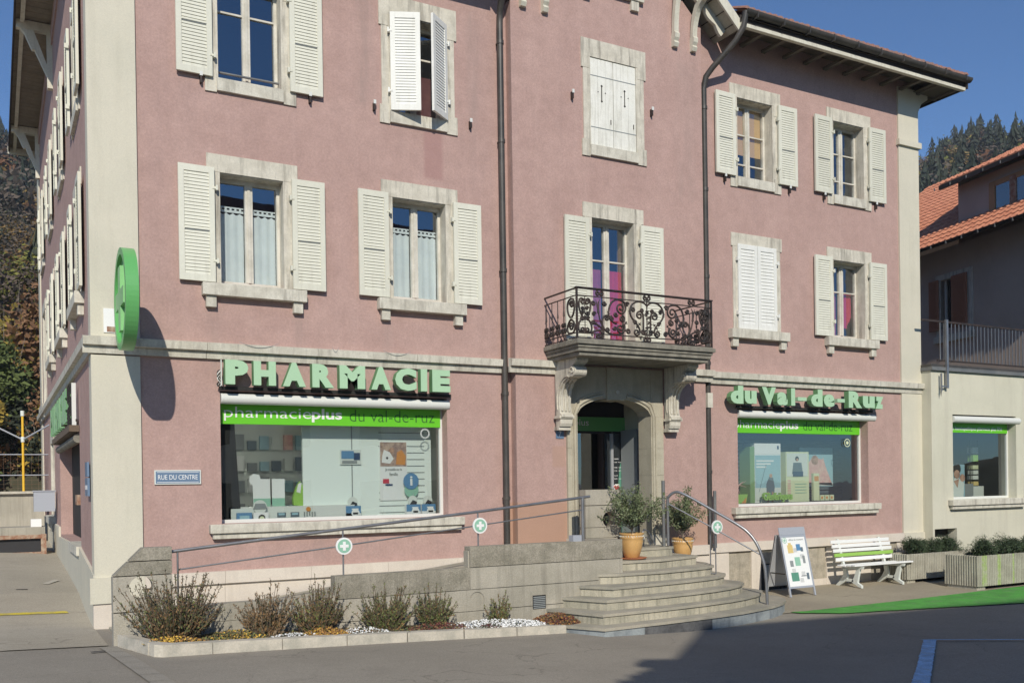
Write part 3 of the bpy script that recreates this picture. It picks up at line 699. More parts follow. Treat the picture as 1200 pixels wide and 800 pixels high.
    if shut == 'open' and left:
        D = SHD or SH
        for s_, mi in ((u0-.09, 0), (u1+.09, 1)):
            o = inst('shutter', D, w_, (XL-.045, s_, z0-.01), -pi/2, False)
            if mi: o.scale = (-1, 1, 1)
    # latches below the shutters
    return w_
F0 = P_front(0); FB = P_front(-.17)
window(2.83, 3.75, *W1, F0, (), curt='white'); window(5.42, 6.34, *W1, F0, (), curt='white')
wa = window(2.83, 3.75, *W2, F0, (.70,), sill='flush', lint=.26)
b = MB(); b.tube([(2.80, .12, 8.33), (3.78, .12, 8.33)], .018, 'zinc', 8); part('guard_bar', b, wa)
wbk = window(5.42, 6.36, *W2, F0, (.66,), shut=None, sill='flush', lint=.28)
inst('shutter', SHC1, wbk, (5.43, -.03, 8.19), -.42)
o = inst('shutter', SHC1, wbk, (6.355, -.03, 8.19), .66, True)
b = MB(); b.box(5.5, 6.3, .3, .31, 8.22, 8.95, 'dulldrape'); part('curtain', b, wbk)
window(8.98, 9.88, 4.73, 6.95, FB, (.70,), curt='red', sill=None, SHD=SHB, lint=.25)
wc = window(8.99, 9.97, *W2, FB, (), shut=None, sill='flush', lint=.3)
for (a, e) in ((9.005, 9.475), (9.485, 9.955)):
    b = MB(); z0, z1 = 8.2, 9.68
    for i in range(3):
        x0 = a+(e-a)*i/3; b.box(x0+.002, x0+(e-a)/3-.002, -.175, -.145, z0, z1, 'plank')
    for z in (8.5, 9.38): b.box(a+.0, e-.0, -.18, -.175, z, z+.012, 'grey')
    cx = (a+e)/2
    b.tube([(cx, -.178, 8.98), (cx, -.178, 9.22)], .008, 'dark', 6)
    for x, z, r in ((cx, 9.23, .022), (cx, 8.97, .022), (cx-.075, 9.12, .012), (cx+.075, 9.12, .012)): b.disc((x, z), r, -.181, -.17, 'dark', 4)
    b.box(e-.06, e-.045, -.182, -.175, 8.6, 8.68, 'iron')
    part('plank_shutter', b, wc)
wd = window(12.42, 13.34, *W1, F0, (), shut=None)
inst('shutter', SHC, wd, (12.39, -.012, 5.31)); inst('shutter', SHC, wd, (13.37, -.012, 5.31), 0, True)
window(12.43, 13.35, *W2, F0, (.22, .60), curt='blind', sill='flush', SHD=SH2)
window(14.95, 15.87, *W1, F0, (.62,), curt='redright')
window(14.99, 15.89, *W2, F0, (.25, .62), sill='flush', SHD=SH2)
wt = window(8.99, 9.93, 10.95, 12.0, FB, (.5,), shut=None, sill=None, lint=.15)
b = MB(); b.box(8.8, 10.12, -.25, -.17, 10.83, 10.945, 'stone'); b.box(8.86, 9.0, -.23, -.17, 10.66, 10.83, 'stone'); b.box(9.86, 10.02, -.23, -.17, 10.66, 10.83, 'stone'); part('sill', b, wt)
PL = lambda u, d, z: (XL+d, u, z)
for a, e in LW:
    window(a, e, *W1, PL, (), left=True, curt='white', jl=.14, jr=.14)
    window(a, e, 8.15, 9.69, PL, (.66,), left=True, sill='flush', SHD=SH2, jl=.14, jr=.14)
window(12.3, 13.5, 4.6, 6.9, PL, (.7,), shut=None, sill='bracket', left=True, jl=.14, jr=.14); window(12.3, 13.5, 8.15, 9.69, PL, (.66,), left=True, sill='flush', SHD=SH2)
window(9.5, 10.6, 1.9, 3.5, PL, (.6,), left=True, shut=None, sill='bracket', jl=.14, jr=.14)
# shutter holdbacks: small iron catches
b = MB()
for u, z in ((2.6, 8.13), (4.15, 8.13), (5.15, 8.2), (6.78, 8.2), (8.62, 8.95), (10.28, 8.95), (12.1, 8.1), (13.75, 8.1), (14.7, 8.1), (16.2, 8.1), (8.62, 5.6)):
    y = -.19 if 8 < u < 11 else -.02
    b = MB(); b.box(u-.012, u+.012, y-.05, y+.02, z-.06, z+.06, 'iron'); b.box(u-.02, u+.02, y-.06, y-.045, z+.03, z+.09, 'whiteframe'); part('shutter_catch', b, H_)

# ---- roof
b = MB(); E_ = .74; RID = (YB/2, 14.45)
def roofq(x0, x1, ya_, za_, yb, zb, m, th=.12):
    b.add([(x0, ya_, za_), (x1, ya_, za_), (x1, yb, zb), (x0, yb, zb)], [(0, 1, 2, 3)], m)
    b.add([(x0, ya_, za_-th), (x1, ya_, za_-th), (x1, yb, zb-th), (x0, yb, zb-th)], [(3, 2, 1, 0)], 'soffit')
    b.add([(x1, ya_, za_), (x1, ya_, za_-th), (x1, yb, zb-th), (x1, yb, zb)], [(0, 1, 2, 3)], 'darkwood')
X0, X1 = .47, 18.2
sl = (RID[1]-10.98)/(RID[0]+E_)
def zr(y): return 10.98+sl*(y+E_)
hipY = (12.0-10.98)/sl-E_
for x0, x1 in ((1.5, 6.95), (11.95, X1)): roofq(x0, x1, -E_, 10.90, RID[0], RID[1], 'oldtile')
roofq(6.95, 11.95, 1.0, zr(1.0), RID[0], RID[1], 'oldtile')
roofq(1.5, X1, YB+.7, 10.98, RID[0], RID[1], 'oldtile')
# left end: hipped over the side wall, its eave higher than the front one
b.add([(X0, hipY, 12.03), (X0, 16.1, 12.03), (4.2, RID[0], RID[1]), (X0+.9, -E_, 10.98), (1.5, -E_, 10.98), (1.5, RID[0], RID[1])], [(0, 1, 2), (3, 0, 2, 5, 4)], 'oldtile')
b.add([(X0, 16.1, 12.03), (1.5, 16.1, 12.03), (4.2, RID[0], RID[1])], [(0, 1, 2)], 'oldtile')
# tile courses showing at the right front eave as separate rounded tile ends
for i in range(46):
    for x0, x1 in ((11.95, X1),):
        n_ = 46; a = x0+(x1-x0)*i/n_; c = x0+(x1-x0)*(i+1)/n_
        ww = (c-a)*.5; cx = (a+c)/2; jz = random.uniform(-.008, .012)
        b.prism([(cx+ww*.98*cos(v), 10.935+jz+.055*sin(v)) for v in [pi*k/6 for k in range(7)]], -E_-.06, -E_+.3, 'oldtile', lambda p, q, t: (p, t, q+sl*(t+E_)))
part('roof', b, H_)
rf = [o for o in COL.objects if o.name.startswith('roof')][-1]
for x0, x1 in ((1.6, 6.9), (11.93, X1)):
    b = MB()
    b.box(x0, x1, -E_+.02, -E_+.10, 10.63, 10.695, 'timber')
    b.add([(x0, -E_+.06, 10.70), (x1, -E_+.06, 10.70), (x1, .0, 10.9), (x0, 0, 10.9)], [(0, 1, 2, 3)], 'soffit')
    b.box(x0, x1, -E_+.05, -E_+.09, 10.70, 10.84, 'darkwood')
    if x1 > 12: b.box(XR-.1, x1, -.02, .0, 10.66, 11.2, 'soffit')
    k = int((x1-x0)/.55)
    for i in range(k+1):
        x = x0+.1+(x1-x0-.2)*i/k; b.box(x-.045, x+.045, -E_+.10, 0, 10.665, 10.72, 'soffit')
    if x1 < 12: part('eave_boards', b, rf)
# bevelled end board at the right
b.box(X1-.0, X1+.03, -E_-.02, 3, 10.66, 10.82, 'darkwood'); b.box(XR-.1, X1, -E_+.1, 3, 10.705, 10.72, 'soffit')
part('eave_boards', b, rf)
def gutter(b, p0, p1, r=.075, m='pipe'):
    p0, p1 = Vector(p0), Vector(p1); d = (p1-p0).normalized(); s_ = d.cross(Vector((0, 0, 1)))
    n_ = 9
    for rr in (r, r-.008):
        vs = []
        for p in (p0, p1):
            vs += [p+s_*rr*cos(pi+pi*k/(n_-1))+Vector((0, 0, rr*sin(pi+pi*k/(n_-1)))) for k in range(n_)]
        b.add(vs, [(k, k+1, k+1+n_, k+n_) for k in range(n_-1)], m, True)
    for p in (p0, p1): b.add([p+s_*r*cos(pi+pi*k/(n_-1))+Vector((0, 0, r*sin(pi+pi*k/(n_-1)))) for k in range(n_)], [list(range(n_))], m)
b = MB(); gutter(b, (11.98, -E_-.03, 10.895), (X1+.07, -E_-.03, 10.865), .085)
b2 = MB(); gutter(b2, (1.6, -E_-.03, 10.95), (6.9, -E_-.03, 10.95), .09); part('gutter', b2, rf)
for i in range(10): 
    x = 12.2+i*.65; b.box(x, x+.02, -E_-.12, -E_+.03, 10.78, 10.90, 'pipe')
part('gutter', b, rf)
# left eave: boarded soffit, edge board, gutter, timber brackets
b = MB(); n_ = 60
for i in range(n_):
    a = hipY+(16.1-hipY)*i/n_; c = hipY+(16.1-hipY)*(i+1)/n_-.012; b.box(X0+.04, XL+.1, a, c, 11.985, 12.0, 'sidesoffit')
b.box(X0+.04, 1.5, hipY, 16.08, 12.003, 12.02, 'dark'); b.box(X0-.01, 1.5, 16.1, 16.14, 11.82, 12.03, 'timber')
b.box(X0, X0+.035, hipY-.2, 16.1, 11.88, 12.02, 'darkwood'); b.box(X0+.12, X0+.2, hipY, 16.1, 11.90, 11.983, 'timber')
b.box(XL-.03, XL, .5, YB, 11.55, 11.9, 'stucco')
part('side_soffit', b, rf)
def bracket(y, zt=11.96):
    b = MB()
    b.box(X0+.05, XL+.05, y-.07, y+.07, zt-.17, zt, 'timber')
    b.prism([(XL-.09, zt-1.08), (XL-.09, zt-.86), (X0+.36, zt-.171), (X0+.12, zt-.171), (X0+.20, zt-.26), (X0+.30, zt-.50), (X0+.33, zt-.56), (X0+.38, zt-.56)], y-.06, y+.06, 'timber', lambda p, q, t: (p, t, q))
    b.box(XL-.10, XL+.01, y-.075, y+.075, zt-1.3, zt-.172, 'timber')
    part('roof_bracket', b, rf)
for y in (1.6, 7.9, 14.2): bracket(y)
# bay gable roof with its boarded underside
b = MB(); GE = .64; HW = 2.46
for sgn in (-1, 1):
    e = (GX+sgn*HW, GZ+.25-HW*.93); 
    for m, dz in (('oldtile', .14), ('planksoffit', 0)):
        q = [(GX, -GE, GZ+.25+dz), (e[0], -GE, e[1]+dz), (e[0], 3.2, e[1]+dz), (GX, 6, GZ+.25+dz)]; b.add(q, [(0, 1, 2, 3)], m)
    b.add([(e[0], -GE, e[1]+.14), (e[0], 2.6, e[1]+.14), (e[0], 2.6, e[1]), (e[0], -GE, e[1])], [(0, 1, 2, 3)], 'timber')
    # barge board, scalloped lower edge
    L = HW/cos(atan2(.93, 1)); poly = []
    def sd(t_, h): # t along slope, h perpendicular (down positive)
        a = atan2(.93, 1); return (GX+sgn*(t_*cos(a)-h*sin(a)), GZ+.25-t_*sin(a)-h*cos(a))
    N = 60; up_ = [sd(L*i/N, -.15) for i in range(N+1)]
    lo_ = [sd(L*i/N, .025) for i in range(N+1)]
    for i in range(N):
        q = [up_[i], up_[i+1], lo_[i+1], lo_[i]]
        b.prism(q, -GE-.04, -GE, 'timber', XZ)
    up_ = [sd((L-.1)*i/N, .0) for i in range(N+1)]; lo_ = [sd((L-.1)*i/N, .12+.05*abs(sin(i*.45))) for i in range(N+1)]
    for i in range(N): b.prism([up_[i], up_[i+1], lo_[i+1], lo_[i]], -.40, -.34, 'timber', XZ)
    # rafter behind, and battens across the underside
    for i in range(12):
        t_ = L*(i+.5)/12; p1 = sd(t_, .02); p2 = sd(t_+.02, .02)
        b.prism([sd(t_, .0), sd(t_+.015, 0), sd(t_+.015, .012), sd(t_, .012)], -GE+.0, .0, 'darkwood', XZ)
    for yy in ():
        b.prism([sd(.1, .02), sd(L-.1, .02), sd(L-.1, .15), sd(.1, .15)], yy-.06, yy+.06, 'timber', XZ)
part('gable_roof', b, H_)
# curved consoles below the gable
def console(x):
    b = MB(); y0 = -.17; zt = gab(x)+.13
    z0 = 10.22
    prof = [(y0, z0), (y0-.07, z0), (y0-.10, z0+.06), (y0-.075, z0+.1), (y0-.11, z0+.15), (y0-.12, z0+.22), (y0-.09, z0+.26)]
    out = []
    hh = zt-(z0+.26)
    for i in range(11):
        a = i/10; out.append((y0-.09-.36*(1-cos(a*pi/2)), z0+.26+(hh-.02)*sin(a*pi/2)))
    inn = [(y0-.02-.34*(1-cos(a*pi/2)) if a < .99 else y0-.30, z0+.26+(hh+.1)*sin(a*pi/2)) for a in [i/10 for i in range(10, -1, -1)]]
    poly = prof+out+[(out[-1][0], zt+.02), (y0-.0, zt+.02)] if hh < .35 else prof+out+[(out[-1][0]-.0, out[-1][1]+.12)]+[(y0-.36, zt+.1)]+inn[2:]+[(y0, z0+.2)]
    b.prism(poly, x-.05, x+.05, 'timber', YZ)
    part('gable_console', b, H_)
for x in (7.68, 8.10, 10.82, 11.24): console(x)
# downpipes
b = MB(); b.tube([(7.20, -E_-.0, 10.75), (7.22, -.5, 10.5), (7.31, -.12, 10.15), (7.31, -.1, 9.9), (7.31, -.1, .8)], .052, 'pipe', 12)
for z in (3.9, 5.9, 8.0, 9.6, 2.2): b.tube([(7.31, -.1, z-.03), (7.31, -.1, z+.03)], .062, 'pipe', 12); b.box(7.28, 7.34, -.05, 0, z-.015, z+.015, 'pipe')
part('downpipe', b, H_)
b = MB(); b.tube([(12.0, -E_-.03, 10.88), (11.98, -.72, 10.62), (11.9, -.60, 10.4), (11.65, -.25, 10.0), (11.58, -.15, 9.86), (11.56, -.1, 9.65), (11.56, -.1, 1.2)], .055, 'pipe', 12)
for z in (4.6, 6.2, 7.8, 9.3, 2.6): b.tube([(11.56, -.1, z-.03), (11.56, -.1, z+.03)], .065, 'pipe', 12)
b.box(11.50, 11.62, -.17, 0, 3.78, 4.05, 'sillstone'); b.tube([(11.64, -.16, 1.2), (11.64, -.16, 2.25)], .03, 'zinc', 8)
part('downpipe', b, H_)

# ---- portal, door
pb = MB(); m = 'portalstone'; YP = -.22
AX, AR, AZ = 9.39, .77, 3.58
arch = [(AX-AR+2*AR*i/20, AZ+.30*sqrt(max(0, 1-((i-10)/10.)**2))**1.15) for i in range(21)]
# courses of the jambs, both sides
zc = [1.27, 1.95, 2.55, 3.02, 3.58]
for a, e in ((8.42, AX-AR), (AX+AR, 10.43)):
    for z0, z1 in zip(zc, zc[1:]): pb.box(a, e, YP, .15, z0+.003, z1-.003, m)
    pb.box(a+.005, e-.005, YP+.008, .15, 1.27, AZ, m)
    pb.box(a-.02, e+.02, YP-.03, .15, 1.2, 1.5, 'sillstone')
# lintel stones with an arched underside
top = 4.40
cut = [8.42, 8.62, 9.22, 9.56, 10.16, 10.43]
def az(x):
    t_ = (x-AX)/AR; return AZ+.30*(max(0, 1-t_*t_))**.575 if abs(t_) < 1 else AZ
for a, e in zip(cut, cut[1:]):
    k = 10; yy = YP-(.03 if a == 9.22 else 0)
    zdrop = .03 if a == 9.22 else 0
    xs_ = [a+.002+(e-a-.004)*i/k for i in range(k+1)]
    poly = [(x, az(x)-zdrop) for x in xs_]+[(e-.002, top), (a+.002, top)]
    pb.prism(poly, yy, .15, m, XZ)
# moulding round the opening
for off, dp in ((.05, .03), (.10, .015)):
    path = [(AX-AR-off, 1.5)]+[(AX-AR-off, AZ)]+[(AX+(x-AX)*(1+off/AR), z+off) for x, z in arch[1:-1]]+[(AX+AR+off, AZ), (AX+AR+off, 1.5)]
    pb.tube([(x, YP-.005, z) for x, z in path if not 9.2 < x < 9.58 or z < 3.5][:], .018, m, 4) if False else None
    left = [p for p in path if p[0] < 9.2]; right = [p for p in path if p[0] > 9.58]
    for q in (left, right): pb.tube([(x, YP-.004, z) for x, z in q], dp, m, 6)
pb.disc((9.42, 3.98), .035, YP-.05, YP-.02, 'sillstone', 16)
pt_ = part('portal', pb, H_)
# passage behind the arch
b = MB()
b.box(8.35, 8.40, .15, .9, 1.35, 4.2, 'brownwall'); b.box(10.39, 10.44, .15, .95, 1.35, 4.2, 'annexwall'); b.box(8.4, 10.39, .152, .9, 4.1, 4.2, 'grey'); b.box(8.4, 10.5, -.17, 1.0, 1.25, 1.36, 'tread')
b.box(10.3, 10.388, .4, .9, 1.36, 3.4, 'grey')
part('passage', b, pt_)
b = MB(); y = .9
for a, e in ((8.4, 8.46), (9.18, 9.24), (10.08, 10.13), (10.33, 10.39)): b.box(a, e, y, y+.05, 1.36, 3.38, 'aluminium' if e == 10.13 else 'dark')
b.box(8.4, 10.39, y, y+.05, 3.34, 3.38, 'dark'); b.box(8.4, 10.39, y, y+.05, 1.36, 1.44, 'dark'); b.box(8.4, 10.39, y+.01, y+.05, 3.64, 4.1, 'dark')
dr = part('door', b, H_)
b = MB(); b.add([(8.46, y+.02, 1.44), (10.33, y+.02, 1.44), (10.33, y+.02, 3.34), (8.46, y+.02, 3.34)], [(0, 1, 2, 3)], 'glass'); part('pane', b, dr)
b = MB(); b.box(8.4, 10.39, y-.01, y+.008, 3.382, 3.64, 'signgreen'); text(b, 'pharmacieplus', 8.42, 9.58, 3.44, 3.60, y-.014, y-.01, 'white')
part('sign_band', b, dr)
b = MB()
for i, (s_, z) in enumerate((('HORAIRES', 2.86), ('Lundi - Vendredi', 2.80), ('08.00 - 12.00', 2.70), ('13.30 - 18.30', 2.64), ('Samedi', 2.55), ('08.00 - 16.00', 2.49))):
    text(b, s_, 10.15, 10.15+.013*len(s_), z, z+.02, y+.012, y+.017, 'white', off=-.01)
b.box(10.17, 10.26, y+.012, y+.017, 2.26, 2.4, 'offwhite')
b.prism([(10.12, 1.45), (10.33, 1.45), (10.33, 2.9), (10.27, 2.7), (10.22, 2.2), (10.15, 1.9)], y+.014, y+.016, 'green', XZ)
part('opening_hours', b, dr)
# entrance interior with shelves of small packages
b = MB()
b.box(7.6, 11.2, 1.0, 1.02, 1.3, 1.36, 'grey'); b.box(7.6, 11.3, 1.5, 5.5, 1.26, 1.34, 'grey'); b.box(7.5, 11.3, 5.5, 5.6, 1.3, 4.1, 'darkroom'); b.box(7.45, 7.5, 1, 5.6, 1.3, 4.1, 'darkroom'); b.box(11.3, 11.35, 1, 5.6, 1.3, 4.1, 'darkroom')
part('entrance_hall', b, H_)
r_ = random.Random(11); b = MB()
for i in range(9):
    for j in range(4):
        x = 9.33+.13*j+r_.uniform(-.01, .01)
        if i > 6 and j != 2: continue
        b.box(x, x+.115, 1.9, 2.1, 1.36+i*.15, 1.36+i*.15+r_.uniform(.10, .14), r_.choice(['photo', 'purplecurtain', 'pinkpaper', 'dulldrape', 'photo']))
solo('product_stack', b, 'dim pinkish stack of packages inside the open doorway', 'packages', (9.6, 2, 1.36))
b = MB(); b.disc((10.16, 2.34), .06, .865, .875, 'white', 20); b.prism([(10.10, 2.35), (10.13, 2.38), (10.16, 2.36), (10.19, 2.38), (10.22, 2.35), (10.16, 2.27)], .855, .865, 'red', XZ)
solo('door_sticker', b, 'small red and white sticker low on the entrance door beside the opening hours', 'sticker', (10.16, .87, 2.34))
# scroll corbels under the balcony
def corbel(x0, x1):
    b = MB(); y0 = -.225
    pr = [(0, 3.37), (-.13, 3.37), (-.15, 3.42), (-.15, 3.50), (-.19, 3.52), (-.19, 3.56), (-.14, 3.585)]
    s1 = [(-.13, 3.62), (-.115, 3.72), (-.12, 3.85), (-.16, 3.98), (-.24, 4.08), (-.36, 4.14), (-.46, 4.15)]
    sc_ = [(-.53+.085*cos(a)*1.0, 4.235+.085*sin(a)) for a in [radians(v) for v in range(-60, -290, -25)]]
    poly = [(y0+p, q) for p, q in pr+s1+sc_]+[(y0-.60, 4.36), (y0-.66, 4.40), (y0-.66, 4.44), (y0, 4.44)]
    b.prism(poly, x0, x1, 'stone', YZ)
    # raised ribs and volute on faces
    for x in (x0+.045, x1-.045, (x0+x1)/2):
        b.tube([(x, y0+p-.008, q) for p, q in s1[:-1]], .02, 'stone', 6)
    for x in (x0-.008, x1+.008):
        pts = [(x, y0-.53+(.075-.006*i)*cos(i*.55), 4.235+(.075-.006*i)*sin(i*.55)) for i in range(12)]
        b.tube(pts, .012, 'stone', 5)
        b.tube([(x, y0+p+.05, q+.02) for p, q in s1], .012, 'stone', 5)
    b.box(x0-.03, x1+.03, y0-.17, y0, 3.50, 3.545, 'stone'); b.box(x0+.0, x1-.0, y0-.1, y0+.06, 3.31, 3.37, 'stone')
    return b
# balcony
BX0, BX1, BY = 8.04, 10.76, -1.18
bb = MB(); ym = -.17
for (z0, z1, e) in ((4.44, 4.50, -.06), (4.503, 4.56, -.02), (4.563, 4.61, 0), (4.613, 4.68, .035)):
    bb.box(BX0-e, BX1+e, BY-e, ym, z0, z1, 'greystone')
bb.box(BX0-.01, BX1+.01, BY-.0, ym-.002, 4.682, 4.70, 'greystone')
bal = part('balcony', bb, H_, bevel=.008)
part('corbel', corbel(8.19, 8.42), bal); part('corbel', corbel(10.46, 10.69), bal)
ir = MB(); R0 = .0165
def spiral(cx, cz, r0, r1, a0, turns, n=26, sx=1):
    return [(cx+sx*(r0+(r1-r0)*i/n)*cos(a0+turns*2*pi*i/n), cz+(r0+(r1-r0)*i/n)*sin(a0+turns*2*pi*i/n)) for i in range(n+1)]
def draw(pts, r=R0, P=None): ir.tube([P(x, z) for x, z in pts], r, 'iron', 5)
def bez(a, b, c, d, n=12):
    o = []
    for i in range(n+1):
        t_ = i/n; k = (1-t_)**3, 3*t_*(1-t_)**2, 3*t_*t_*(1-t_), t_**3
        o.append((k[0]*a[0]+k[1]*b[0]+k[2]*c[0]+k[3]*d[0], k[0]*a[1]+k[1]*b[1]+k[2]*c[1]+k[3]*d[1]))
    return o
def cscroll(x0, z0, x1, z1, r, side, P, turns=1.15, rr=R0):
    """C scroll between two spiral eyes; side: bulge direction along normal"""
    dx, dz = x1-x0, z1-z0; L = math.hypot(dx, dz); nx, nz = -dz/L*side, dx/L*side
    ux, uz = dx/L, dz/L
    s1 = []; 
    # spiral 1 ends at point p1 = eye + r*(-u) side
    a1 = atan2(nz, nx)
    for sgn, (cx, cz) in ((-1, (x0, z0)), (1, (x1, z1))):
        pts = []
        for i in range(27):
            t_ = i/26; ang = a1 + sgn*side*-1*(-1)*(turns*2*pi*(1-t_))*(1)
            R = r*(.18+.82*t_); pts.append((cx+R*cos(ang), cz+R*sin(ang)))
        s1.append(pts)
    p, q = s1[0][-1], s1[1][-1]
    mid = bez(p, (p[0]+ux*L*.3+nx*L*.16, p[1]+uz*L*.3+nz*L*.16), (q[0]-ux*L*.3+nx*L*.16, q[1]-uz*L*.3+nz*L*.16), q)
    draw(s1[0], rr, P); draw(mid, rr, P); draw(s1[1], rr, P)
def panel_end(x, P, w_=.105):
    for s_ in (-1, 1):
        draw(bez((x, 5.0), (x+s_*w_*1.4, 5.12), (x+s_*w_*1.2, 5.36), (x+s_*.05, 5.33)), P=P); draw(spiral(x+s_*.045, 5.28, .045, .012, pi/2, s_*1.2, 16), P=P)
        draw(bez((x, 5.05), (x+s_*w_*1.7, 4.95), (x+s_*w_*1.3, 4.78), (x+s_*.05, 4.80)), P=P); draw(spiral(x+s_*.05, 4.84, .04, .01, -pi/2, -s_*1.2, 16), P=P)
        draw(spiral(x+s_*.05, 5.02, .035, .01, 0, s_*1.2, 14), P=P); draw(spiral(x+s_*.05, 5.10, .035, .01, 0, -s_*1.2, 14), P=P)
        draw(spiral(x+s_*.04, 5.18, .03, .008, 0, s_*1.1, 14), P=P)
    draw([(x, 4.79), (x, 5.36)], .008, P)
Pf = lambda x, z: (x, BY+.03, z)
for z, r in ((5.49, .016), (5.375, .011), (4.79, .012), (4.715, .010)): ir.tube([Pf(BX0, z), Pf(BX1, z)], r, 'iron', 4)
ir.box(BX0-.02, BX1+.02, BY+.005, BY+.055, 5.49, 5.51, 'iron')
for x in (BX0, BX1): ir.box(x-.014, x+.014, BY+.016, BY+.044, 4.70, 5.50, 'iron')
for x in (BX0+.03, BX0+.245, BX1-.245, BX1-.03): ir.box(x-.006, x+.006, BY+.022, BY+.038, 4.72, 5.38, 'iron') if x in (BX0+.245, BX1-.245) and False else None
panel_end(BX0+.15, Pf); panel_end(BX1-.15, Pf)
cx = 9.40
for s_ in (-1, 1):
    Q = lambda x, z, s_=s_: (cx+s_*(x), BY+.03, z)
    # heart curves at the centre
    draw(bez((.0, 5.30), (.06, 5.40), (.32, 5.40), (.34, 5.20)), P=Q); draw(bez((.34, 5.20), (.35, 5.05), (.12, 5.0), (.15, 4.86)), P=Q)
    draw(spiral(.21, 4.865, .06, .012, pi, 1.3), P=Q); draw(spiral(.15, 5.14, .075, .014, pi, -1.5), P=Q); draw(bez((.075, 5.14), (.06, 5.0), (.1, 4.9), (.03, 4.82)), P=Q)
    draw(spiral(.08, 4.86, .045, .01, 0, 1.3), P=Q)
    # large S and C scrolls
    draw(bez((.42, 5.30), (.50, 5.40), (.75, 5.40), (.76, 5.14)), P=Q); draw(bez((.76, 5.14), (.76, 5.03), (.66, 4.98), (.62, 4.98)), P=Q)
    draw(spiral(.52, 5.23, .105, .018, pi*.75, 1.6, 30), P=Q); draw(spiral(.50, 5.06, .055, .012, pi*.5, 1.5, 22), P=Q)
    draw(spiral(.53, 4.90, .085, .014, pi*.7, 1.7, 28), P=Q)
    draw(bez((.46, 4.98), (.40, 4.82), (.55, 4.79), (.70, 4.80)), P=Q); draw(bez((.70, 4.80), (.9, 4.84), (.92, 5.0), (.84, 5.08)), P=Q)
    draw(spiral(.80, 5.05, .045, .01, pi*.3, 1.4, 20), P=Q); draw(spiral(.70, 5.05, .04, .01, pi*.5, -1.4, 20), P=Q)
    # leaf stem
    draw(bez((.86, 4.87), (.93, 5.0), (.97, 5.1), (.95, 5.3)), .012, Q)
    ir.tube([Q(.955, 5.12), Q(.96, 5.2), Q(.95, 5.28), Q(.93, 5.34)], .022, 'iron', 6, .004); ir.tube([Q(.96, 5.18), Q(.985, 5.27), Q(1.0, 5.33)], .018, 'iron', 5, .003)
    draw(bez((.86, 4.87), (1.0, 4.95), (1.1, 5.0), (1.08, 4.92)), P=Q); draw(bez((.88, 4.86), (1.0, 4.84), (1.06, 4.82), (1.1, 4.80)), P=Q); draw(spiral(1.05, 4.96, .035, .008, 0, 1.2, 14), P=Q); draw(spiral(.88, 4.82, .03, .008, 0, 1.4, 14), P=Q)
    # rings between the double rails
    for x in (.93,):
        for zc_ in (5.43, 4.752):
            for k in (-1, 1): draw(spiral(x+k*.03, zc_, .04, .012, pi/2*(1 if k > 0 else 1), -k*1.1, 14), P=Q)
for zc_ in (5.43, 4.752):
    for k in (-1, 1): draw(spiral(cx+k*.03, zc_, .042, .012, pi/2, -k*1.1, 14), P=Pf)
# rosette cluster in the middle
rr_ = random.Random(5)
draw([(cx, 4.72), (cx, 5.42)], .011, Pf)
for i in range(34):
    a = rr_.random()*2*pi; zz = 5.02+rr_.uniform(-.2, .2); xx = cx+rr_.uniform(-.075, .075)*(1-abs(zz-5.02)*3)
    ir.tube([(xx, BY+.03, zz), (xx+.04*cos(a), BY+.03-.025, zz+.04*sin(a))], .014, 'iron', 5, .002)
# extra small scrolls filling the field
for s_ in (-1, 1):
    Q = lambda x, z, s_=s_: (cx+s_*(x), BY+.03, z)
    for (x, z, r, a, tn_) in ((.38, 4.86, .045, 0, 1.3), (.40, 5.30, .04, pi, -1.3), (.28, 5.22, .04, 0, 1.3), (.62, 5.12, .04, pi, 1.2), (.64, 4.90, .035, 0, -1.2), (.84, 5.28, .04, pi, 1.3), (1.05, 5.26, .04, 0, 1.2), (1.04, 5.10, .035, pi, -1.3), (.78, 4.86, .035, 0, 1.2), (.24, 5.02, .035, 0, 1.3), (.10, 5.22, .03, 0, 1.2)):
        draw(spiral(x, z, r, .009, a, tn_, 16), P=Q)
    for (x, z) in ((.42, 5.0), (.62, 4.98), (.86, 4.87), (.15, 5.0), (.34, 5.18), (.76, 5.14), (1.0, 4.95), (.2, 4.95)):
        for k in range(4): a = k*1.57+.6; ir.tube([Q(x, z), Q(x+.035*cos(a), z+.035*sin(a))], .014, 'iron', 5, .003)
# left side panel
Ps = lambda y, z: (BX0, y, z)
for z, r in ((5.49, .016), (5.375, .011), (4.79, .012), (4.715, .010)):
    for X_ in (BX0, BX1): ir.tube([(X_, BY+.03, z), (X_, -.17, z)], r, 'iron', 4)
for X_ in (BX0, BX1):
    PX = lambda y, z, X_=X_: (X_, y, z)
    for y in (-.22, -.40, -.58, -.76):
        draw([(y, 4.72), (y, 5.38)], .008, PX)
        for k in (-1, 1): draw(spiral(y+k*.035, 4.86, .04, .008, pi/2, -k*1.2, 12), P=PX); draw(spiral(y+k*.03, 4.96, .03, .008, -pi/2, k*1.2, 12), P=PX)
        ir.tube([(X_, y, 5.1), (X_, y, 5.16), (X_, y, 5.22)], .016, 'iron', 5, .006)
    for k in (-1, 1):
        draw(bez((-.98+k*.02, 5.05), (-.98+k*.14, 5.12), (-.98+k*.13, 5.36), (-.98, 5.34)), P=PX); draw(bez((-.98, 5.02), (-.98+k*.16, 4.95), (-.98+k*.14, 4.78), (-.98, 4.80)), P=PX)
    draw(spiral(-1.0, 5.25, .06, .01, 0, 1.5), P=PX); draw(spiral(-.98, 4.9, .07, .01, 0, 1.5), P=PX)
part('balcony_railing', ir, bal)

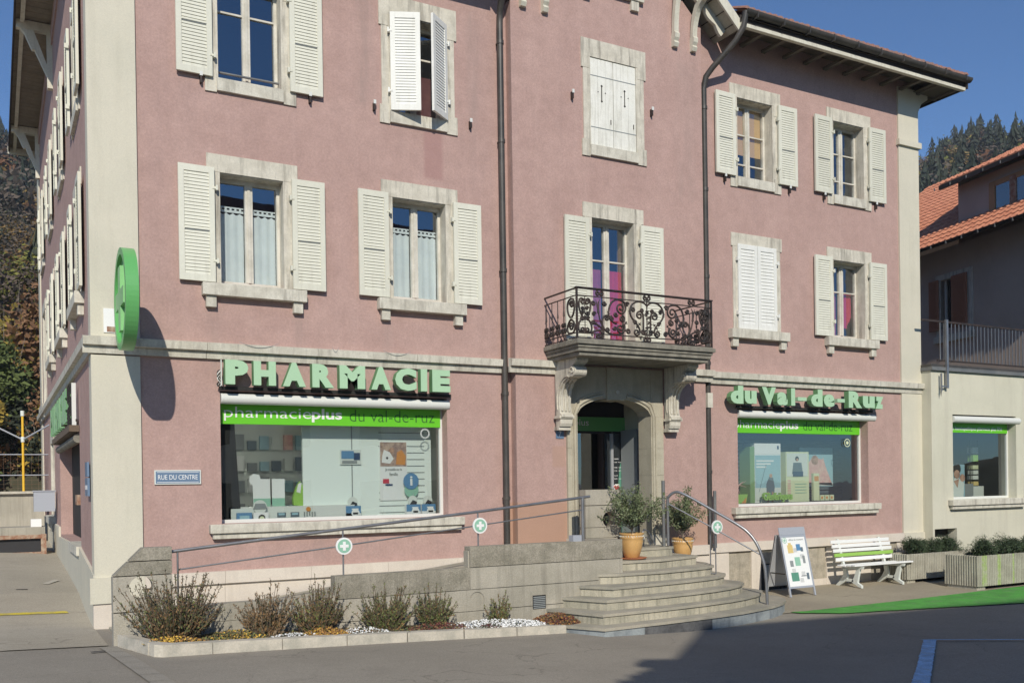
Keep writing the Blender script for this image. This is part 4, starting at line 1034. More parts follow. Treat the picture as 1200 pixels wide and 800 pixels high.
# ---- shop windows
def shopwin(u0, u1, z0, z1, yb, ub, awn=(0, 0), name='shop_window', sign=True, m='whiteframe'):
    b = MB(); D = yb+.2
    b.box(u0, u0+.04, D, D+.05, z0, z1, m); b.box(u1-.05, u1, D, D+.05, z0, z1, m); b.box(u0+.04, u1-.05, D, D+.05, z0, z0+.05, m); b.box(u0+.04, u1-.05, D, D+.05, z1-.06, z1, m)
    w_ = part(name, b, H_ if sign is not None else A_)
    b = MB(); b.add([(u0+.03, D+.02, z0+.03), (u1-.03, D+.02, z0+.03), (u1-.03, D+.02, z1-.03), (u0+.03, D+.02, z1-.03)], [(0, 1, 2, 3)], 'glass'); part('pane', b, w_)
    b = MB()
    b.box(u0-.18, u1+.23, yb-.13, yb+.2, z0-.13, z0-.005, 'sillstone'); b.box(u0-.14, u1+.19, yb-.09, yb, z0-.21, z0-.13, 'sillstone')
    part('sill', b, w_, bevel=.008)
    b = MB(); r = .075
    b.prism([(yb+.02+r*cos(a)*.95, z1-.105+r*sin(a)) for a in [2*pi*k/16 for k in range(16)]], u0+awn[0], u1+awn[1], 'whiteframe', lambda p, q, t: (t, p, q), smooth=True)
    b.box(u0+.005, u1-.005, yb+.10, yb+.18, z1-.16, z1-.004, 'dark')
    part('awning_roller', b, w_)
    return w_
s1 = shopwin(2.80, 6.31, 1.93, 3.80, 0, 0, (.01, .03)); s2 = shopwin(12.36, 15.92, 1.93, 3.80, 0, 0, (.01, .2))
# black bracket rail that carries the letters
b = MB(); b.box(2.78, 6.36, -.06, -.02, 3.815, 3.86, 'dark'); part('sign_rail', b, H_); b = MB(); b.box(12.3, 16.0, -.06, -.02, 3.805, 3.85, 'dark')
part('sign_rail', b, H_)
def bandsign(u0, u1, ta, tb, tc, par, y=.19):
    b = MB(); b.box(u0, u1, y-.01, y-.004, 3.35, 3.66, 'bandgreen')
    text(b, 'pharmacie', ta[0], ta[1], 3.395, 3.60, y-.014, y-.0105, 'white', off=-.005)
    text(b, 'plus', tb[0], tb[1], 3.395, 3.60, y-.014, y-.0105, 'white', off=.022)
    text(b, 'du val-de-ruz', tc[0], tc[1], 3.42, 3.60, y-.014, y-.0105, 'bandtext', off=-.012)
    part('sign_band', b, par)
bandsign(2.84, 6.27, (2.89, 4.16), (4.17, 4.64), (4.76, 6.17), s1)
bandsign(12.40, 15.88, (12.44, 13.62), (13.63, 14.12), (14.26, 15.66), s2)
# room behind the shop windows
b = MB()
b.box(1.6, 7.4, .36, 7, 1.22, 1.3, 'offwhite'); b.box(1.6, 7.4, 7, 7.1, 1.3, 4.1, 'offwhite'); b.box(1.55, 1.6, .36, 7, 1.3, 4.1, 'greyblue'); b.box(7.4, 7.45, .36, 7, 1.3, 4.1, 'offwhite'); b.box(1.6, 7.4, .36, 7, 4.0, 4.1, 'offwhite')
part('shop_interior', b, H_); b = MB()
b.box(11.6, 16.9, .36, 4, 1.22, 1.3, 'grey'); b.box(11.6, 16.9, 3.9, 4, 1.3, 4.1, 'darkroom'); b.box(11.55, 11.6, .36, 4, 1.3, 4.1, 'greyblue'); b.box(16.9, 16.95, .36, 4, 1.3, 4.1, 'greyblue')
for zz in range(16): b.box(12.4, 16.8, 1.5, 1.52, 1.95+zz*.085, 2.01+zz*.085, 'greyblue')
part('shop_interior', b, H_)
# black cloth strip hanging inside at the left of the window
b = MB(); b.prism([(2.86, 1.95), (3.14, 1.95), (3.10, 2.6), (3.06, 3.36), (2.86, 3.36)], .30, .32, 'dark', XZ); part('curtain', b, s1)
# long display sill inside
b = MB(); b.box(2.85, 6.27, .26, .9, 1.84, 1.92, 'offwhite'); part('display_shelf', b, H_); b = MB(); b.box(12.4, 15.9, .26, .95, 1.84, 1.92, 'grey'); part('display_shelf', b, H_)

# things standing in the shop windows
def card(name, label, cat, u0, u1, z0, z1, y, th, base, paint, group='display in the left shop window'):
    b = MB(); b.box(u0, u1, y, y+th, z0, z1, base)
    paint(b)
    return solo(name, b, label, cat, ((u0+u1)/2, y, z0), group)
def pa(b):
    b.box(4.10, 4.88, .452, .455, 1.93, 3.8, 'panelwhite')
    for i in range(13):
        z = 3.27-i*.105
        b.box((5.32 if not (3 <= i <= 8) else 5.8), 6.10, .444, .449, z-.008, z+.006, 'grey')
    b.box(4.87, 4.885, .44, .449, 1.93, 3.4, 'grey')
card('slatwall', 'tall white slatted panel behind the left shop window', 'slatwall', 4.10, 6.22, 1.92, 3.75, .45, .05, 'panelwhite', pa)
def pa(b):
    b.box(5.34, 5.78, .425, .43, 2.74, 3.12, 'photo'); b.prism([(5.36, 2.80), (5.5, 2.78), (5.56, 2.86), (5.50, 2.96), (5.4, 3.0), (5.37, 2.9)], .42, .425, 'white', XZ); b.prism([(5.60, 2.77), (5.75, 2.76), (5.77, 2.9), (5.7, 3.0), (5.62, 2.96)], .42, .425, 'orange', XZ); b.disc((5.53, 2.99), .045, .417, .42, 'skin', 14); b.disc((5.45, 2.87), .02, .417, .42, 'dark', 8)
    text(b, 'Je travaille sur la', 5.42, 5.70, 2.66, 2.71, .422, .43, 'grey'); text(b, 'famille', 5.49, 5.63, 2.59, 2.64, .422, .43, 'grey')
    b.box(5.38, 5.48, .422, .43, 2.47, 2.54, 'red'); b.box(5.42, 5.54, .424, .43, 2.43, 2.46, 'navy')
card('poster', 'white advertising poster with a photo of a sleeping person on slatted panel', 'poster', 5.33, 5.79, 2.20, 3.13, .43, .012, 'white', pa)
def pa(b): b.box(4.70, 4.90, .413, .418, 2.86, 2.98, 'blue'); b.box(4.90, 5.0, .413, .418, 2.84, 2.95, 'navy'); b.box(4.71, 4.95, .410, .413, 2.79, 2.83, 'grey')
card('leaflet', 'small blue and white leaflet stuck on the white panel', 'leaflet', 4.68, 5.02, 2.77, 3.0, .42, .01, 'offwhite', pa)
b = MB(); b.disc((5.83, 2.50), .13, .36, .37, 'blue', 28); text(b, 'i', 5.81, 5.85, 2.43, 2.58, .35, .36, 'white', off=.02); b.disc((5.84, 2.36), .12, .372, .38, 'crossgreen', 28); b.tube([(5.87, .375, 2.3), (5.88, .375, 1.95)], .006, 'aluminium', 6)
solo('info_sign', b, 'round blue information sign with a white letter i on a stick', 'sign', (5.83, .37, 1.93), 'display in the left shop window')
for k, (u, lab) in enumerate(((4.86, 'blue and white medicine box at the centre of the left shop window'), (5.86, 'blue and white medicine box left of the last one'), (6.12, 'blue and white medicine box at the right end of the left shop window'))):
    t_ = thing('medicine_box', lab, 'box', (u-.05, .34, 1.925), 'medicine boxes in the left shop window')
    b = MB(); b.box(u-.14, u+.10, .30, .38, 1.925, 2.13, 'white'); b.box(u-.14, u+.10, .296, .3, 2.02, 2.13, 'blue'); b.box(u-.05, u+.06, .293, .296, 2.07, 2.09, 'white'); part('carton', b, t_)
    b = MB(); b.disc((u+.01, 2.02), .065, .288, .295, 'white', 20); b.box(u-.03, u+.05, .284, .288, 2.0, 2.03, 'dark'); part('round_sticker', b, t_)
    b = MB(); b.disc((u-.02, 2.19), .08, .33, .34, 'offwhite', 20); b.prism([(u-.08, 2.12), (u+.04, 2.12), (u+.05, 2.17), (u-.02, 2.2)], .325, .33, 'dark', XZ); part('topper', b, t_)
# left half of the window
b = MB(); b.prism([(3.37, 2.14), (3.62, 2.14), (3.62, 2.56), (3.48, 2.56), (3.46, 2.62), (3.38, 2.64), (3.32, 2.60), (3.31, 2.52), (3.36, 2.46)], .52, .535, 'white', XZ); b.box(3.645, 3.84, .52, .535, 2.14, 2.56, 'white'); b.box(3.37, 3.62, .516, .52, 2.14, 2.27, 'crossgreen'); b.box(3.645, 3.84, .516, .52, 2.14, 2.27, 'crossgreen'); b.tube([(3.63, .51, 2.56), (3.635, .51, 2.18)], .008, 'dark', 5)
b.box(3.4, 3.42, .54, .7, 1.92, 2.2, 'white'); b.box(3.8, 3.82, .54, .7, 1.92, 2.2, 'white')
solo('folding_display', b, 'white folding display card with a green lower edge and rounded ear', 'display', (3.6, .53, 1.92), 'display in the left shop window')
b = MB(); b.prism([(3.96, 2.16), (4.12, 2.14), (4.14, 2.30), (4.10, 2.46), (4.06, 2.52), (4.0, 2.42), (3.95, 2.26)], .46, .54, 'lime', XZ); b.prism([(4.0, 2.36), (4.06, 2.34), (4.08, 2.5), (4.03, 2.48)], .455, .46, 'white', XZ); b.box(3.9, 4.16, .44, .56, 1.925, 2.14, 'offwhite')
solo('green_bag', b, 'bright green bag standing on a white block', 'bag', (4.05, .5, 1.92), 'display in the left shop window')
def pa(b):
    b.box(2.99, 4.20, .298, .30, 1.94, 2.13, 'offwhite')
    for u in (3.72, 3.92): b.box(u-.06, u+.07, .29, .297, 1.99, 2.06, 'greyblue'); b.box(u-.04, u+.05, .285, .29, 2.02, 2.05, 'skyblue')
    for i in range(5): b.box(4.06+.04*i, 4.08+.04*i, .29, .297, 1.98+.01*(i % 3), 2.06, 'grey')
    b.disc((4.13, 2.10), .035, .28, .297, 'orange', 10)
card('shelf_box', 'long low white shelf box with small labels in left shop window', 'shelf', 2.96, 4.86, 1.925, 2.15, .30, .25, 'whiteframe', pa)
b = MB(); b.box(3.06, 3.28, .24, .28, 1.925, 2.07, 'blue'); b.box(3.10, 3.24, .236, .24, 1.97, 2.03, 'skyblue')
solo('blue_box', b, 'bright blue carton at the left end of the shop window shelf', 'box', (3.17, .26, 1.925), 'display in the left shop window')
b = MB(); b.disc((3.40, 2.15), .10, .25, .28, 'offwhite', 24); b.prism([(3.3, 2.12), (3.5, 2.12), (3.47, 2.20), (3.33, 2.20)], .24, .25, 'grey', XZ); b.box(3.3, 3.52, .24, .28, 1.925, 2.07, 'white'); b.disc((3.42, 1.99), .05, .235, .24, 'dark', 14, 'y'); b.disc((3.42, 1.98), .035, .232, .235, 'paleyellow', 14)
solo('round_display', b, 'white round topped cardboard display beside the blue carton', 'display', (3.4, .26, 1.925), 'display in the left shop window')
b = MB(); b.box(2.4, 6.6, 5.2, 5.5, 1.32, 3.7, 'offwhite')
for i in range(5):
    for j in range(17): b.box(2.45+j*.24, 2.45+j*.24+.17, 5.1, 5.2, 1.5+i*.42, 1.5+i*.42+random.uniform(.15, .3), random.choice(['grey', 'skyblue', 'white', 'greyblue', 'offwhite', 'pinkpaper']))
solo('shelving', b, 'tall pharmacy shelving at the back of the shop seen through glass', 'shelf', (3.5, 5.3, 1.3), 'shop shelving')
b = MB(); b.box(3.0, 4.3, 2.9, 3.05, 3.90, 3.94, 'lamp'); solo('ceiling_lamp', b, 'long white fluorescent ceiling lamp seen through the left shop window', 'lamp', (3.6, 2.95, 3.98))
b = MB(); b.ring((6.0, 3.25), .06, .068, .172, .175, 'offwhite'); b.ring((6.0, 3.25), .075, .08, .172, .175, 'offwhite'); text(b, 'OFAC', 5.95, 6.05, 3.24, 3.27, .172, .175, 'offwhite') if False else None
solo('glass_sticker', b, 'round pale sticker on the upper right of the left shop window', 'sticker', (6.0, .17, 3.2), 'round stickers on the shop glass')
b = MB(); b.ring((15.5, 3.18), .07, .085, .172, .175, 'paleyellow'); b.disc((15.5, 3.18), .035, .172, .175, 'paleyellow'); solo('glass_sticker', b, 'round pale sticker on the upper right of the right shop window', 'sticker', (15.5, .17, 3.2), 'round stickers on the shop glass')
# right shop window
GR = 'display in the right shop window'
def pa(b):
    b.box(13.21, 13.89, .446, .45, 2.03, 2.93, 'skyblue'); b.box(13.21, 13.89, .446, .45, 2.955, 3.15, 'white')
    b.box(13.24, 13.7, .441, .446, 2.80, 2.83, 'white'); b.box(13.24, 13.62, .441, .446, 2.74, 2.77, 'white'); b.box(13.24, 13.5, .441, .446, 2.68, 2.71, 'white')
    b.box(13.21, 13.89, .441, .446, 2.03, 2.28, 'offwhite'); b.disc((13.62, 2.52), .04, .438, .446, 'skin', 14); b.prism([(13.5, 2.1), (13.7, 2.1), (13.72, 2.3), (13.68, 2.48), (13.58, 2.5), (13.5, 2.36)], .44, .446, 'greyblue', XZ); b.box(13.52, 13.56, .437, .441, 1.99, 2.2, 'skin'); b.box(13.64, 13.68, .437, .441, 1.99, 2.2, 'skin')
    b.tube([(13.3, .44, 2.2), (13.5, .44, 2.75)], .004, 'greyblue', 4); b.box(13.8, 13.84, .437, .441, 3.05, 3.12, 'navy'); b.box(13.08, 13.2, .45, .75, 1.93, 3.1, 'leafside')
card('display_stand', 'tall blue and white display stand showing a walker', 'display', 13.20, 13.90, 1.93, 3.17, .45, .3, 'white', pa, GR)
def pa(b):
    b.box(14.06, 14.64, .442, .447, 2.5, 2.97, 'offwhite'); b.disc((14.34, 2.86), .05, .436, .442, 'dark', 14); b.disc((14.34, 2.84), .03, .433, .436, 'skin', 12); b.prism([(14.2, 2.55), (14.5, 2.55), (14.46, 2.78), (14.24, 2.78)], .436, .442, 'greyblue', XZ)
    b.box(14.22, 14.5, .431, .436, 2.5, 2.6, 'navy')
    for i in range(4): b.box(14.28, 14.6, .442, .447, 2.34-i*.06, 2.352-i*.06, 'crossgreen')
    for i in range(8): b.box(14.08, 14.16, .44, .447, 2.05+i*.05, 2.08+i*.05, 'pinkpaper')
card('display_stand', 'pale yellow display stand with a woman and small text', 'display', 14.04, 14.68, 1.98, 3.0, .45, .25, 'paleyellow', pa, GR)
b = MB(); b.prism([(13.9, 1.95), (14.02, 1.95), (14.02, 2.7), (13.97, 2.72), (13.93, 2.6)], .6, .75, 'greyblue', XZ); solo('brochure_rack', b, 'narrow grey rack squeezed between the two tall display stands', 'rack', (13.96, .7, 1.95), GR)
def pa(b):
    b.box(14.78, 15.68, .74, .75, 2.3, 2.36, 'offwhite'); b.prism([(14.76, 2.36), (15.68, 2.30), (15.4, 2.85), (15.1, 2.9), (14.9, 2.7)], .74, .75, 'pinkpaper', XZ); b.disc((15.16, 2.84), .1, .735, .74, 'skin', 18)
    b.prism([(15.2, 2.4), (15.6, 2.36), (15.4, 2.9)], .738, .74, 'pinkpaper', XZ)
card('poster', 'large poster of a person in pink lying under blue sky', 'poster', 14.74, 15.70, 2.28, 3.10, .75, .02, 'skyblue', pa, GR)
b = MB(); b.box(14.76, 14.92, .40, .46, 2.0, 2.56, 'paleyellow'); b.box(14.78, 14.90, .395, .40, 2.4, 2.5, 'orange')
for i in range(3): b.box(14.95+i*.14, 15.06+i*.14, .40, .47, 2.0, 2.11, 'paleyellow'); b.box(14.97+i*.14, 15.02+i*.14, .396, .40, 2.03, 2.08, 'orange')
solo('product_boxes', b, 'pale yellow product cartons in a low row right of the stands', 'boxes', (15.0, .43, 1.99), GR)
b = MB(); b.box(12.85, 15.35, .34, .9, 1.925, 1.985, 'dark'); solo('display_plinth', b, 'low black plank under the displays in the right shop window', 'plank', (14.1, .6, 1.925), GR)
b = MB(); text(b, 'Gen-X-ble', 13.26, 14.04, 2.0, 2.2, .27, .33, 'lime', off=.03) if False else text(b, 'Génériques', 13.26, 14.04, 1.99, 2.19, .27, .33, 'lime', off=.03); solo('lettering', b, 'bright lime green cut out letters in front of the tall blue stand', 'letters', (13.6, .3, 1.99), GR)
b = MB(); b.prism([(12.72, 1.94), (13.0, 1.94), (13.06, 2.16), (12.72, 2.16)], .5, .8, 'lime', XZ); b.prism([(12.85, 1.95), (13.0, 1.95), (13.02, 2.1)], .495, .5, 'orange', XZ)
for a in range(14): b.tube([(12.86, .65, 2.15), (12.86+.1*cos(a*.9), .65+.08*sin(a*.9), 2.35), (12.86+.24*cos(a*.9), .65+.2*sin(a*.9), 2.42-.12*(a % 3))], .012, 'pinkpaper', 4, .003)
solo('flower_arrangement', b, 'lime and orange tub holding thin reddish stems', 'flowers', (12.86, .65, 1.93), GR)

# ---- illuminated letters
def letters(name, label, chars, spans, zs, yf, yb, parent_loc, off=.07, ax='y'):
    t_ = thing(name, label, 'sign', parent_loc, 'raised letter signs on the pink house')
    for ch, (a, e), (z0, z1) in zip(chars, spans, zs):
        b = MB()
        if ch == '-': b.box(a, e, yf, yb, z0, z1, 'palegreen') if ax == 'y' else None
        else: text(b, ch, a, e, z0, z1, yf, yb, 'palegreen', 'letterside', off=off, ax=ax)
        b.box((a+e)/2-.012, (a+e)/2+.012, yb, -.005, (z0+z1)/2, (z0+z1)/2+.02, 'iron') if ax == 'y' else None
        part('letter', b, t_)
    return t_
U = [2.829, 3.146, 3.219, 3.533, 3.631, 3.966, 4.061, 4.387, 4.472, 4.868, 4.962, 5.275, 5.344, 5.694, 5.765, 5.872, 5.958, 6.264]
t_ = letters('letter_sign', 'raised pale green letters spelling PHARMACIE above the left shop window', 'PHARMACIE', [(U[2*i], U[2*i+1]) for i in range(9)], [(3.875, 4.215)]*9, -.24, -.12, (4.5, -.2, 3.87))
b = MB()
for k in range(4): b.tube([(2.77+.03*sin(i*1.1+k), -.1+.03*cos(i*.7+k), 4.08-.028*i) for i in range(9)], .008, 'dark' if k % 2 else 'whiteframe', 5)
b.tube([(2.795, -.14, 4.22), (2.795, -.14, 3.86)], .01, 'whiteframe', 5)
for (a_, c_) in ((3.05, 3.6), (4.4, 4.5), (5.2, 5.65)): b.tube([(a_+(c_-a_)*i/8, -.135, 4.485-.07*sin(pi*i/8)) for i in range(9)], .0035, 'grey', 4)
part('cable', b, t_)
V = [11.988, 12.299, 12.335, 12.629, 12.766, 13.123, 13.151, 13.42, 13.516, 13.636, 13.694, 13.927, 14.049, 14.361, 14.396, 14.699, 14.775, 14.981, 15.094, 15.477, 15.503, 15.85, 15.877, 16.105]
V[9] = 13.62; hi_, lo_, xh = 4.20, 3.865, 4.115
letters('letter_sign', 'second row of raised pale green letters, mixed case, above the right shop window', 'duVal-de-Ruz', [(V[2*i], V[2*i+1]) for i in range(12)],
        [(lo_, hi_), (lo_, xh), (lo_, hi_), (lo_, xh), (lo_, hi_), (3.965, 4.035), (lo_, hi_), (lo_, xh), (3.965, 4.035), (lo_, hi_), (lo_, xh), (lo_, xh)], -.24, -.12, (14, -.2, 3.86))
t_ = letters('letter_sign', 'green raised letters spelling PHARMACIE seen edge on along the side wall', 'PHARMACIE', [(3.4+.56*i, 3.4+.56*i+.34) for i in range(9)][::-1], [(3.55, 4.1)]*9, XL-.13, XL-.05, (XL-.1, 5, 3.5), ax='x')
b = MB(); b.box(XL-.05, XL-.02, 2.5, 8.6, 3.5, 3.54, 'iron'); b.box(XL-.1, XL-.04, 2.5, 2.54, 3.4, 4.1, 'whiteframe')
for k in range(4): b.tube([(XL-.12+.03*sin(i*1.1+k), 2.7, 4.1-.06*i) for i in range(12)], .012, 'dark', 5)
part('rail', b, t_)
# awning over the side shop window
b = MB(); b.tube([(XL-.02, 2.48, 3.24), (XL-.02, 7.3, 3.24)], .07, 'greystone', 12); b.box(XL-.15, XL-.005, 2.4, 7.3, 3.34, 3.44, 'twig'); part('awning', b, H_)
b = MB(); b.box(XL+.22, XL+.28, 2.46, 7.5, 1.56, 3.3, 'dark'); b.box(XL+.18, XL+.22, 2.46, 2.54, 1.56, 3.3, 'whiteframe'); b.box(XL-.08, XL+.2, 2.4, 4.2, 1.42, 1.56, 'sillstone'); b.box(XL-.03, XL+.05, 2.8, 3.1, 2.2, 2.36, 'rust'); part('shop_window', b, H_)

# ---- round pharmacy sign on the corner
t_ = thing('round_sign', 'big round green pharmacy sign with a cross standing out from the corner pilaster', 'sign', (1.48, -.04, 4.78))
cy_, cz_, R_ = -.97, 4.80, .63; xa, xb = 1.40, 1.55
b = MB(); b.ring((cy_, cz_), R_-.085, R_, xa, xb, 'signgreen', 64, 'x')
b.disc((cy_, cz_), R_-.084, xa+.05, xb-.05, 'signgreen', 64, 'x'); part('rim', b, t_)
b = MB(); w_ = .105; L_ = .40
for x0, x1 in ((xa-.005, xa+.05), (xb-.05, xb+.005)):
    b.prism([(cy_+p, cz_+q) for p, q in ((-w_, -L_), (w_, -L_), (w_, -w_), (L_, -w_), (L_, w_), (w_, w_), (w_, L_), (-w_, L_), (-w_, w_), (-L_, w_), (-L_, -w_), (-w_, -w_))], x0, x1, 'signgreenpale', lambda p, q, t: (t, p, q))
part('cross', b, t_)
b = MB(); b.tube([(1.48, -.03, 4.8), (1.48, -.36, 4.8)], .03, 'iron', 8); b.tube([(1.48, -.03, 5.1), (1.48, -.45, 5.1)], .02, 'iron', 8); part('support_arm', b, t_); b = MB(); b.box(1.30, 1.46, -.05, -.036, 4.52, 4.84, 'white'); b.box(1.34, 1.44, -.054, -.05, 4.53, 4.60, 'rust')
part('mounting_plate', b, t_)
# ---- plates
b = MB(); b.box(1.91, 2.52, -.025, -.003, 2.495, 2.69, 'offwhite'); b.box(1.925, 2.505, -.028, -.025, 2.51, 2.675, 'plateblue'); text(b, 'RUE DU CENTRE', 1.955, 2.475, 2.56, 2.625, -.031, -.028, 'white')
for v in (2.525, 2.66): b.box(1.94, 2.49, -.0295, -.028, v-.003, v+.003, 'white')
solo('street_sign', b, 'blue enamel street name plate reading RUE DU CENTRE left of the shop window', 'street sign', (2.2, -.01, 2.6))
b = MB(); b.box(8.22, 8.37, -.185, -.172, 3.18, 3.33, 'plateblue'); text(b, '7', 8.27, 8.32, 3.21, 3.30, -.188, -.185, 'white'); solo('number_plate', b, 'small blue square house number plate left of the arched doorway', 'number plate', (8.3, -.18, 3.2))
b = MB(); b.box(XL-.05, XL-.02, .55, .95, 2.35, 2.6, 'plateblue'); b.box(XL-.05, XL-.02, .6, .9, 2.62, 2.82, 'plateblue'); b.box(XL-.053, XL-.05, .6, .9, 2.44, 2.5, 'white'); solo('street_sign', b, 'blue name plates on the side wall just behind the corner pilaster', 'street sign', (XL-.03, .75, 2.4))

# ------------------------------------------------------------------ concrete ramp wall with round holes
YW, YI = -1.75, -1.57
R_W = thing('ramp_wall', 'grey board marked concrete wall with round holes stepping up beside the ramp', 'wall', (5, -1.7, .45))
def holed(b, x0, x1, z0, z1, cx, cz, r, y0, y1, m, depth=None, corner=None):
    """rectangle with a round hole (or blind recess of given depth)"""
    n = 32; ring = [(cx+r*cos(2*pi*k/n), cz+r*sin(2*pi*k/n)) for k in range(n)]
    def edge(a):
        dx, dz = cos(a), sin(a); t_ = min(((x1-cx)/dx if dx > 0 else (x0-cx)/dx) if abs(dx) > 1e-6 else 9e9, ((z1-cz)/dz if dz > 0 else (z0-cz)/dz) if abs(dz) > 1e-6 else 9e9)
        return (cx+dx*t_, cz+dz*t_)
    angs = sorted(set([round(2*pi*k/n, 5) for k in range(n)]+[round(atan2(z-cz, x-cx) % (2*pi), 5) for x in (x0, x1) for z in (z0, z1)]))
    N = len(angs); inn = [(cx+r*cos(a), cz+r*sin(a)) for a in angs]; out = [edge(a) for a in angs]
    for y in (y0, y1) if depth is None else (y0,):
        vs = [(p, y, q) for p, q in inn]+[(p, y, q) for p, q in out]; b.add(vs, [(i, (i+1) % N, (i+1) % N+N, i+N) for i in range(N)], m)
    if depth is not None: b.add([(p, y1, q) for p, q in ((x0, z0), (x1, z0), (x1, z1), (x0, z1))], [(0, 1, 2, 3)], m)
    ye = y1 if depth is None else y0+depth
    b.add([(p, y0, q) for p, q in inn]+[(p, ye, q) for p, q in inn], [(i, (i+1) % N, (i+1) % N+N, i+N) for i in range(N)], m, True)
    if depth is not None: b.add([(p, ye, q) for p, q in inn], [list(range(N))], m)
    for a, c in (((x0, z0), (x1, z0)), ((x1, z0), (x1, z1)), ((x1, z1), (x0, z1)), ((x0, z1), (x0, z0))):
        b.add([(a[0], y0, a[1]), (c[0], y0, c[1]), (c[0], y1, c[1]), (a[0], y1, a[1])], [(0, 1, 2, 3)], m)
m = 'concrete'; G_ = .006
b = MB()
# left end block with its chamfered shoulder
b.box(1.19, 1.85, YW, YI, .3, .99, m)
holed(b, 1.30, 1.85, 1.0, 1.4, 1.50, 1.27, .135, YW, YI, m) if False else None
holed(b, 1.19, 1.85, 1.002, 1.412, 1.50, 1.275, .135, YW, YI, m)
b.prism([(1.195, 1.424), (1.85, 1.424), (1.85, 1.58), (1.36, 1.58)], YW, YI, 'concretedark', XZ)
b.prism([(1.37, 1.592), (1.85, 1.592), (1.85, 1.74), (1.52, 1.74)], YW, YI, 'concretedark', XZ)
b.box(1.2, 1.84, YW+.01, YI-.01, .3, .99, m)
# low wall
b.box(1.853, 3.86, YW+.0, YI, .3, .80, m)
def run(x0, x1, z0, z1, seams, m='concrete'):
    us = [x0]+[s for s in seams if x0 < s < x1]+[x1]
    for a, c in zip(us, us[1:]): b.box(a+.001, c-.001, YW, YI, z0+.005, z1-.005, m)
lv = [.3, .66, .96, 1.27]
run(1.853, 3.86, .8, 1.02, [])
run(3.86, 8.42, lv[0], lv[1], [4.9, 6.78])
run(3.86, 5.62, lv[1], lv[2], [4.9]); run(3.86, 5.82, lv[2], lv[3], [4.9], 'concretedark'); 
holed(b, 5.62, 6.2, lv[1]+.003, lv[2]-.003, 5.92, .81, .115, YW, YI, m, .015)
run(6.2, 8.42, lv[1], lv[2], [6.78]); run(5.82, 8.42, lv[2], lv[3], [6.78]); run(5.82, 8.42, lv[3], 1.565, [6.78, 7.8], 'concretedark')
YW, YI = -1.06, -.88
b.box(8.21, 8.90, YW+.0, YI, 1.30, 1.545, m)
run(8.21, 8.90, 1.545, 1.72, []);
holed(b, 8.21, 8.90, 1.722, 2.063, 8.66, 1.84, .125, YW, YI, m)
run(8.21, 8.90, 2.07, 2.325, [])
YW, YI = -1.75, -1.57
b.box(3.9, 5.8, YW+.03, YI-.012, .3, 1.24, m); b.box(5.8, 8.4, YW+.03, YI-.012, .3, 1.5, m); b.box(8.0, 8.42, YI+.001, -1.07, 1.2, 1.545, m)
part('wall', b, R_W)
b = MB()
for i in range(7): b.box(6.83, 7.03, YW-.008, YW-.001, .62+i*.026, .634+i*.026, 'grey')
b.box(6.82, 7.04, YW-.004, YW-.0005, .61, .81, 'dark')
part('vent', b, R_W)
# the ramp itself
b = MB()
vs = [(1.3, YI+.002, .62), (7.6, YI+.002, 1.33), (7.6, -.1, 1.33), (1.3, -.1, .62), (1.3, YI+.002, .2), (7.6, YI+.002, .2), (7.6, -.1, .2), (1.3, -.1, .2)]
b.add(vs, [(0, 1, 2, 3), (0, 4, 5, 1), (1, 5, 6, 2), (0, 3, 7, 4)], 'tread')
struct('ramp', b)
b = MB(); b.box(7.602, 8.45, -1.565, -.175, .3, 1.345, 'tread'); struct('landing', b)

# ------------------------------------------------------------------ stairs: seven curved steps
ST = thing('steps', 'wide stone steps with curved right ends leading up to the arched doorway', 'steps', (9.5, -1.9, .25))
def ell(cx, cy, a, bb, t0, t1, n=14): return [(cx+a*cos(radians(t0+(t1-t0)*i/n)), cy+bb*sin(radians(t0+(t1-t0)*i/n))) for i in range(n+1)]
outl = {
 7: [(6.9, -2.33), (7.24, -2.98), (8.3, -2.93), (9.3, -2.86), (9.9, -2.78), (10.4, -2.65), (10.8, -2.52), (11.15, -2.34), (11.42, -2.14), (11.62, -1.9), (11.72, -1.6), (11.70, -1.25), (11.6, -.8), (11.5, -.3)],
 6: [(7.05, -1.752), (7.39, -2.72), (8.4, -2.69), (9.3, -2.6), (9.9, -2.5), (10.3, -2.39), (10.7, -2.22), (11.0, -2.03), (11.18, -1.85), (11.25, -1.6), (11.2, -1.2), (11.1, -.3)],
 5: [(7.32, -1.752), (7.65, -2.44), (8.6, -2.43), (9.3, -2.38), (9.8, -2.29), (10.2, -2.17), (10.55, -2.0), (10.8, -1.82), (10.92, -1.6), (10.92, -1.2), (10.85, -.3)],
 4: [(7.62, -1.752), (7.92, -2.22), (8.8, -2.16), (9.4, -2.09), (9.8, -2.02), (10.15, -1.92), (10.45, -1.76), (10.62, -1.58), (10.68, -1.3), (10.70, -.3)],
 3: [(7.95, -1.752), (8.26, -1.88), (9.1, -1.9), (9.7, -1.82), (10.1, -1.74), (10.34, -1.62), (10.46, -1.4), (10.60, -1.1), (10.62, -.3)],
 2: [(8.46, -1.2), (8.56, -1.55), (9.3, -1.56), (10.24, -1.33), (10.26, -.3)],
 1: [(8.46, -.9), (8.6, -1.08), (9.3, -1.10), (9.95, -1.07), (9.95, -.3)],
}
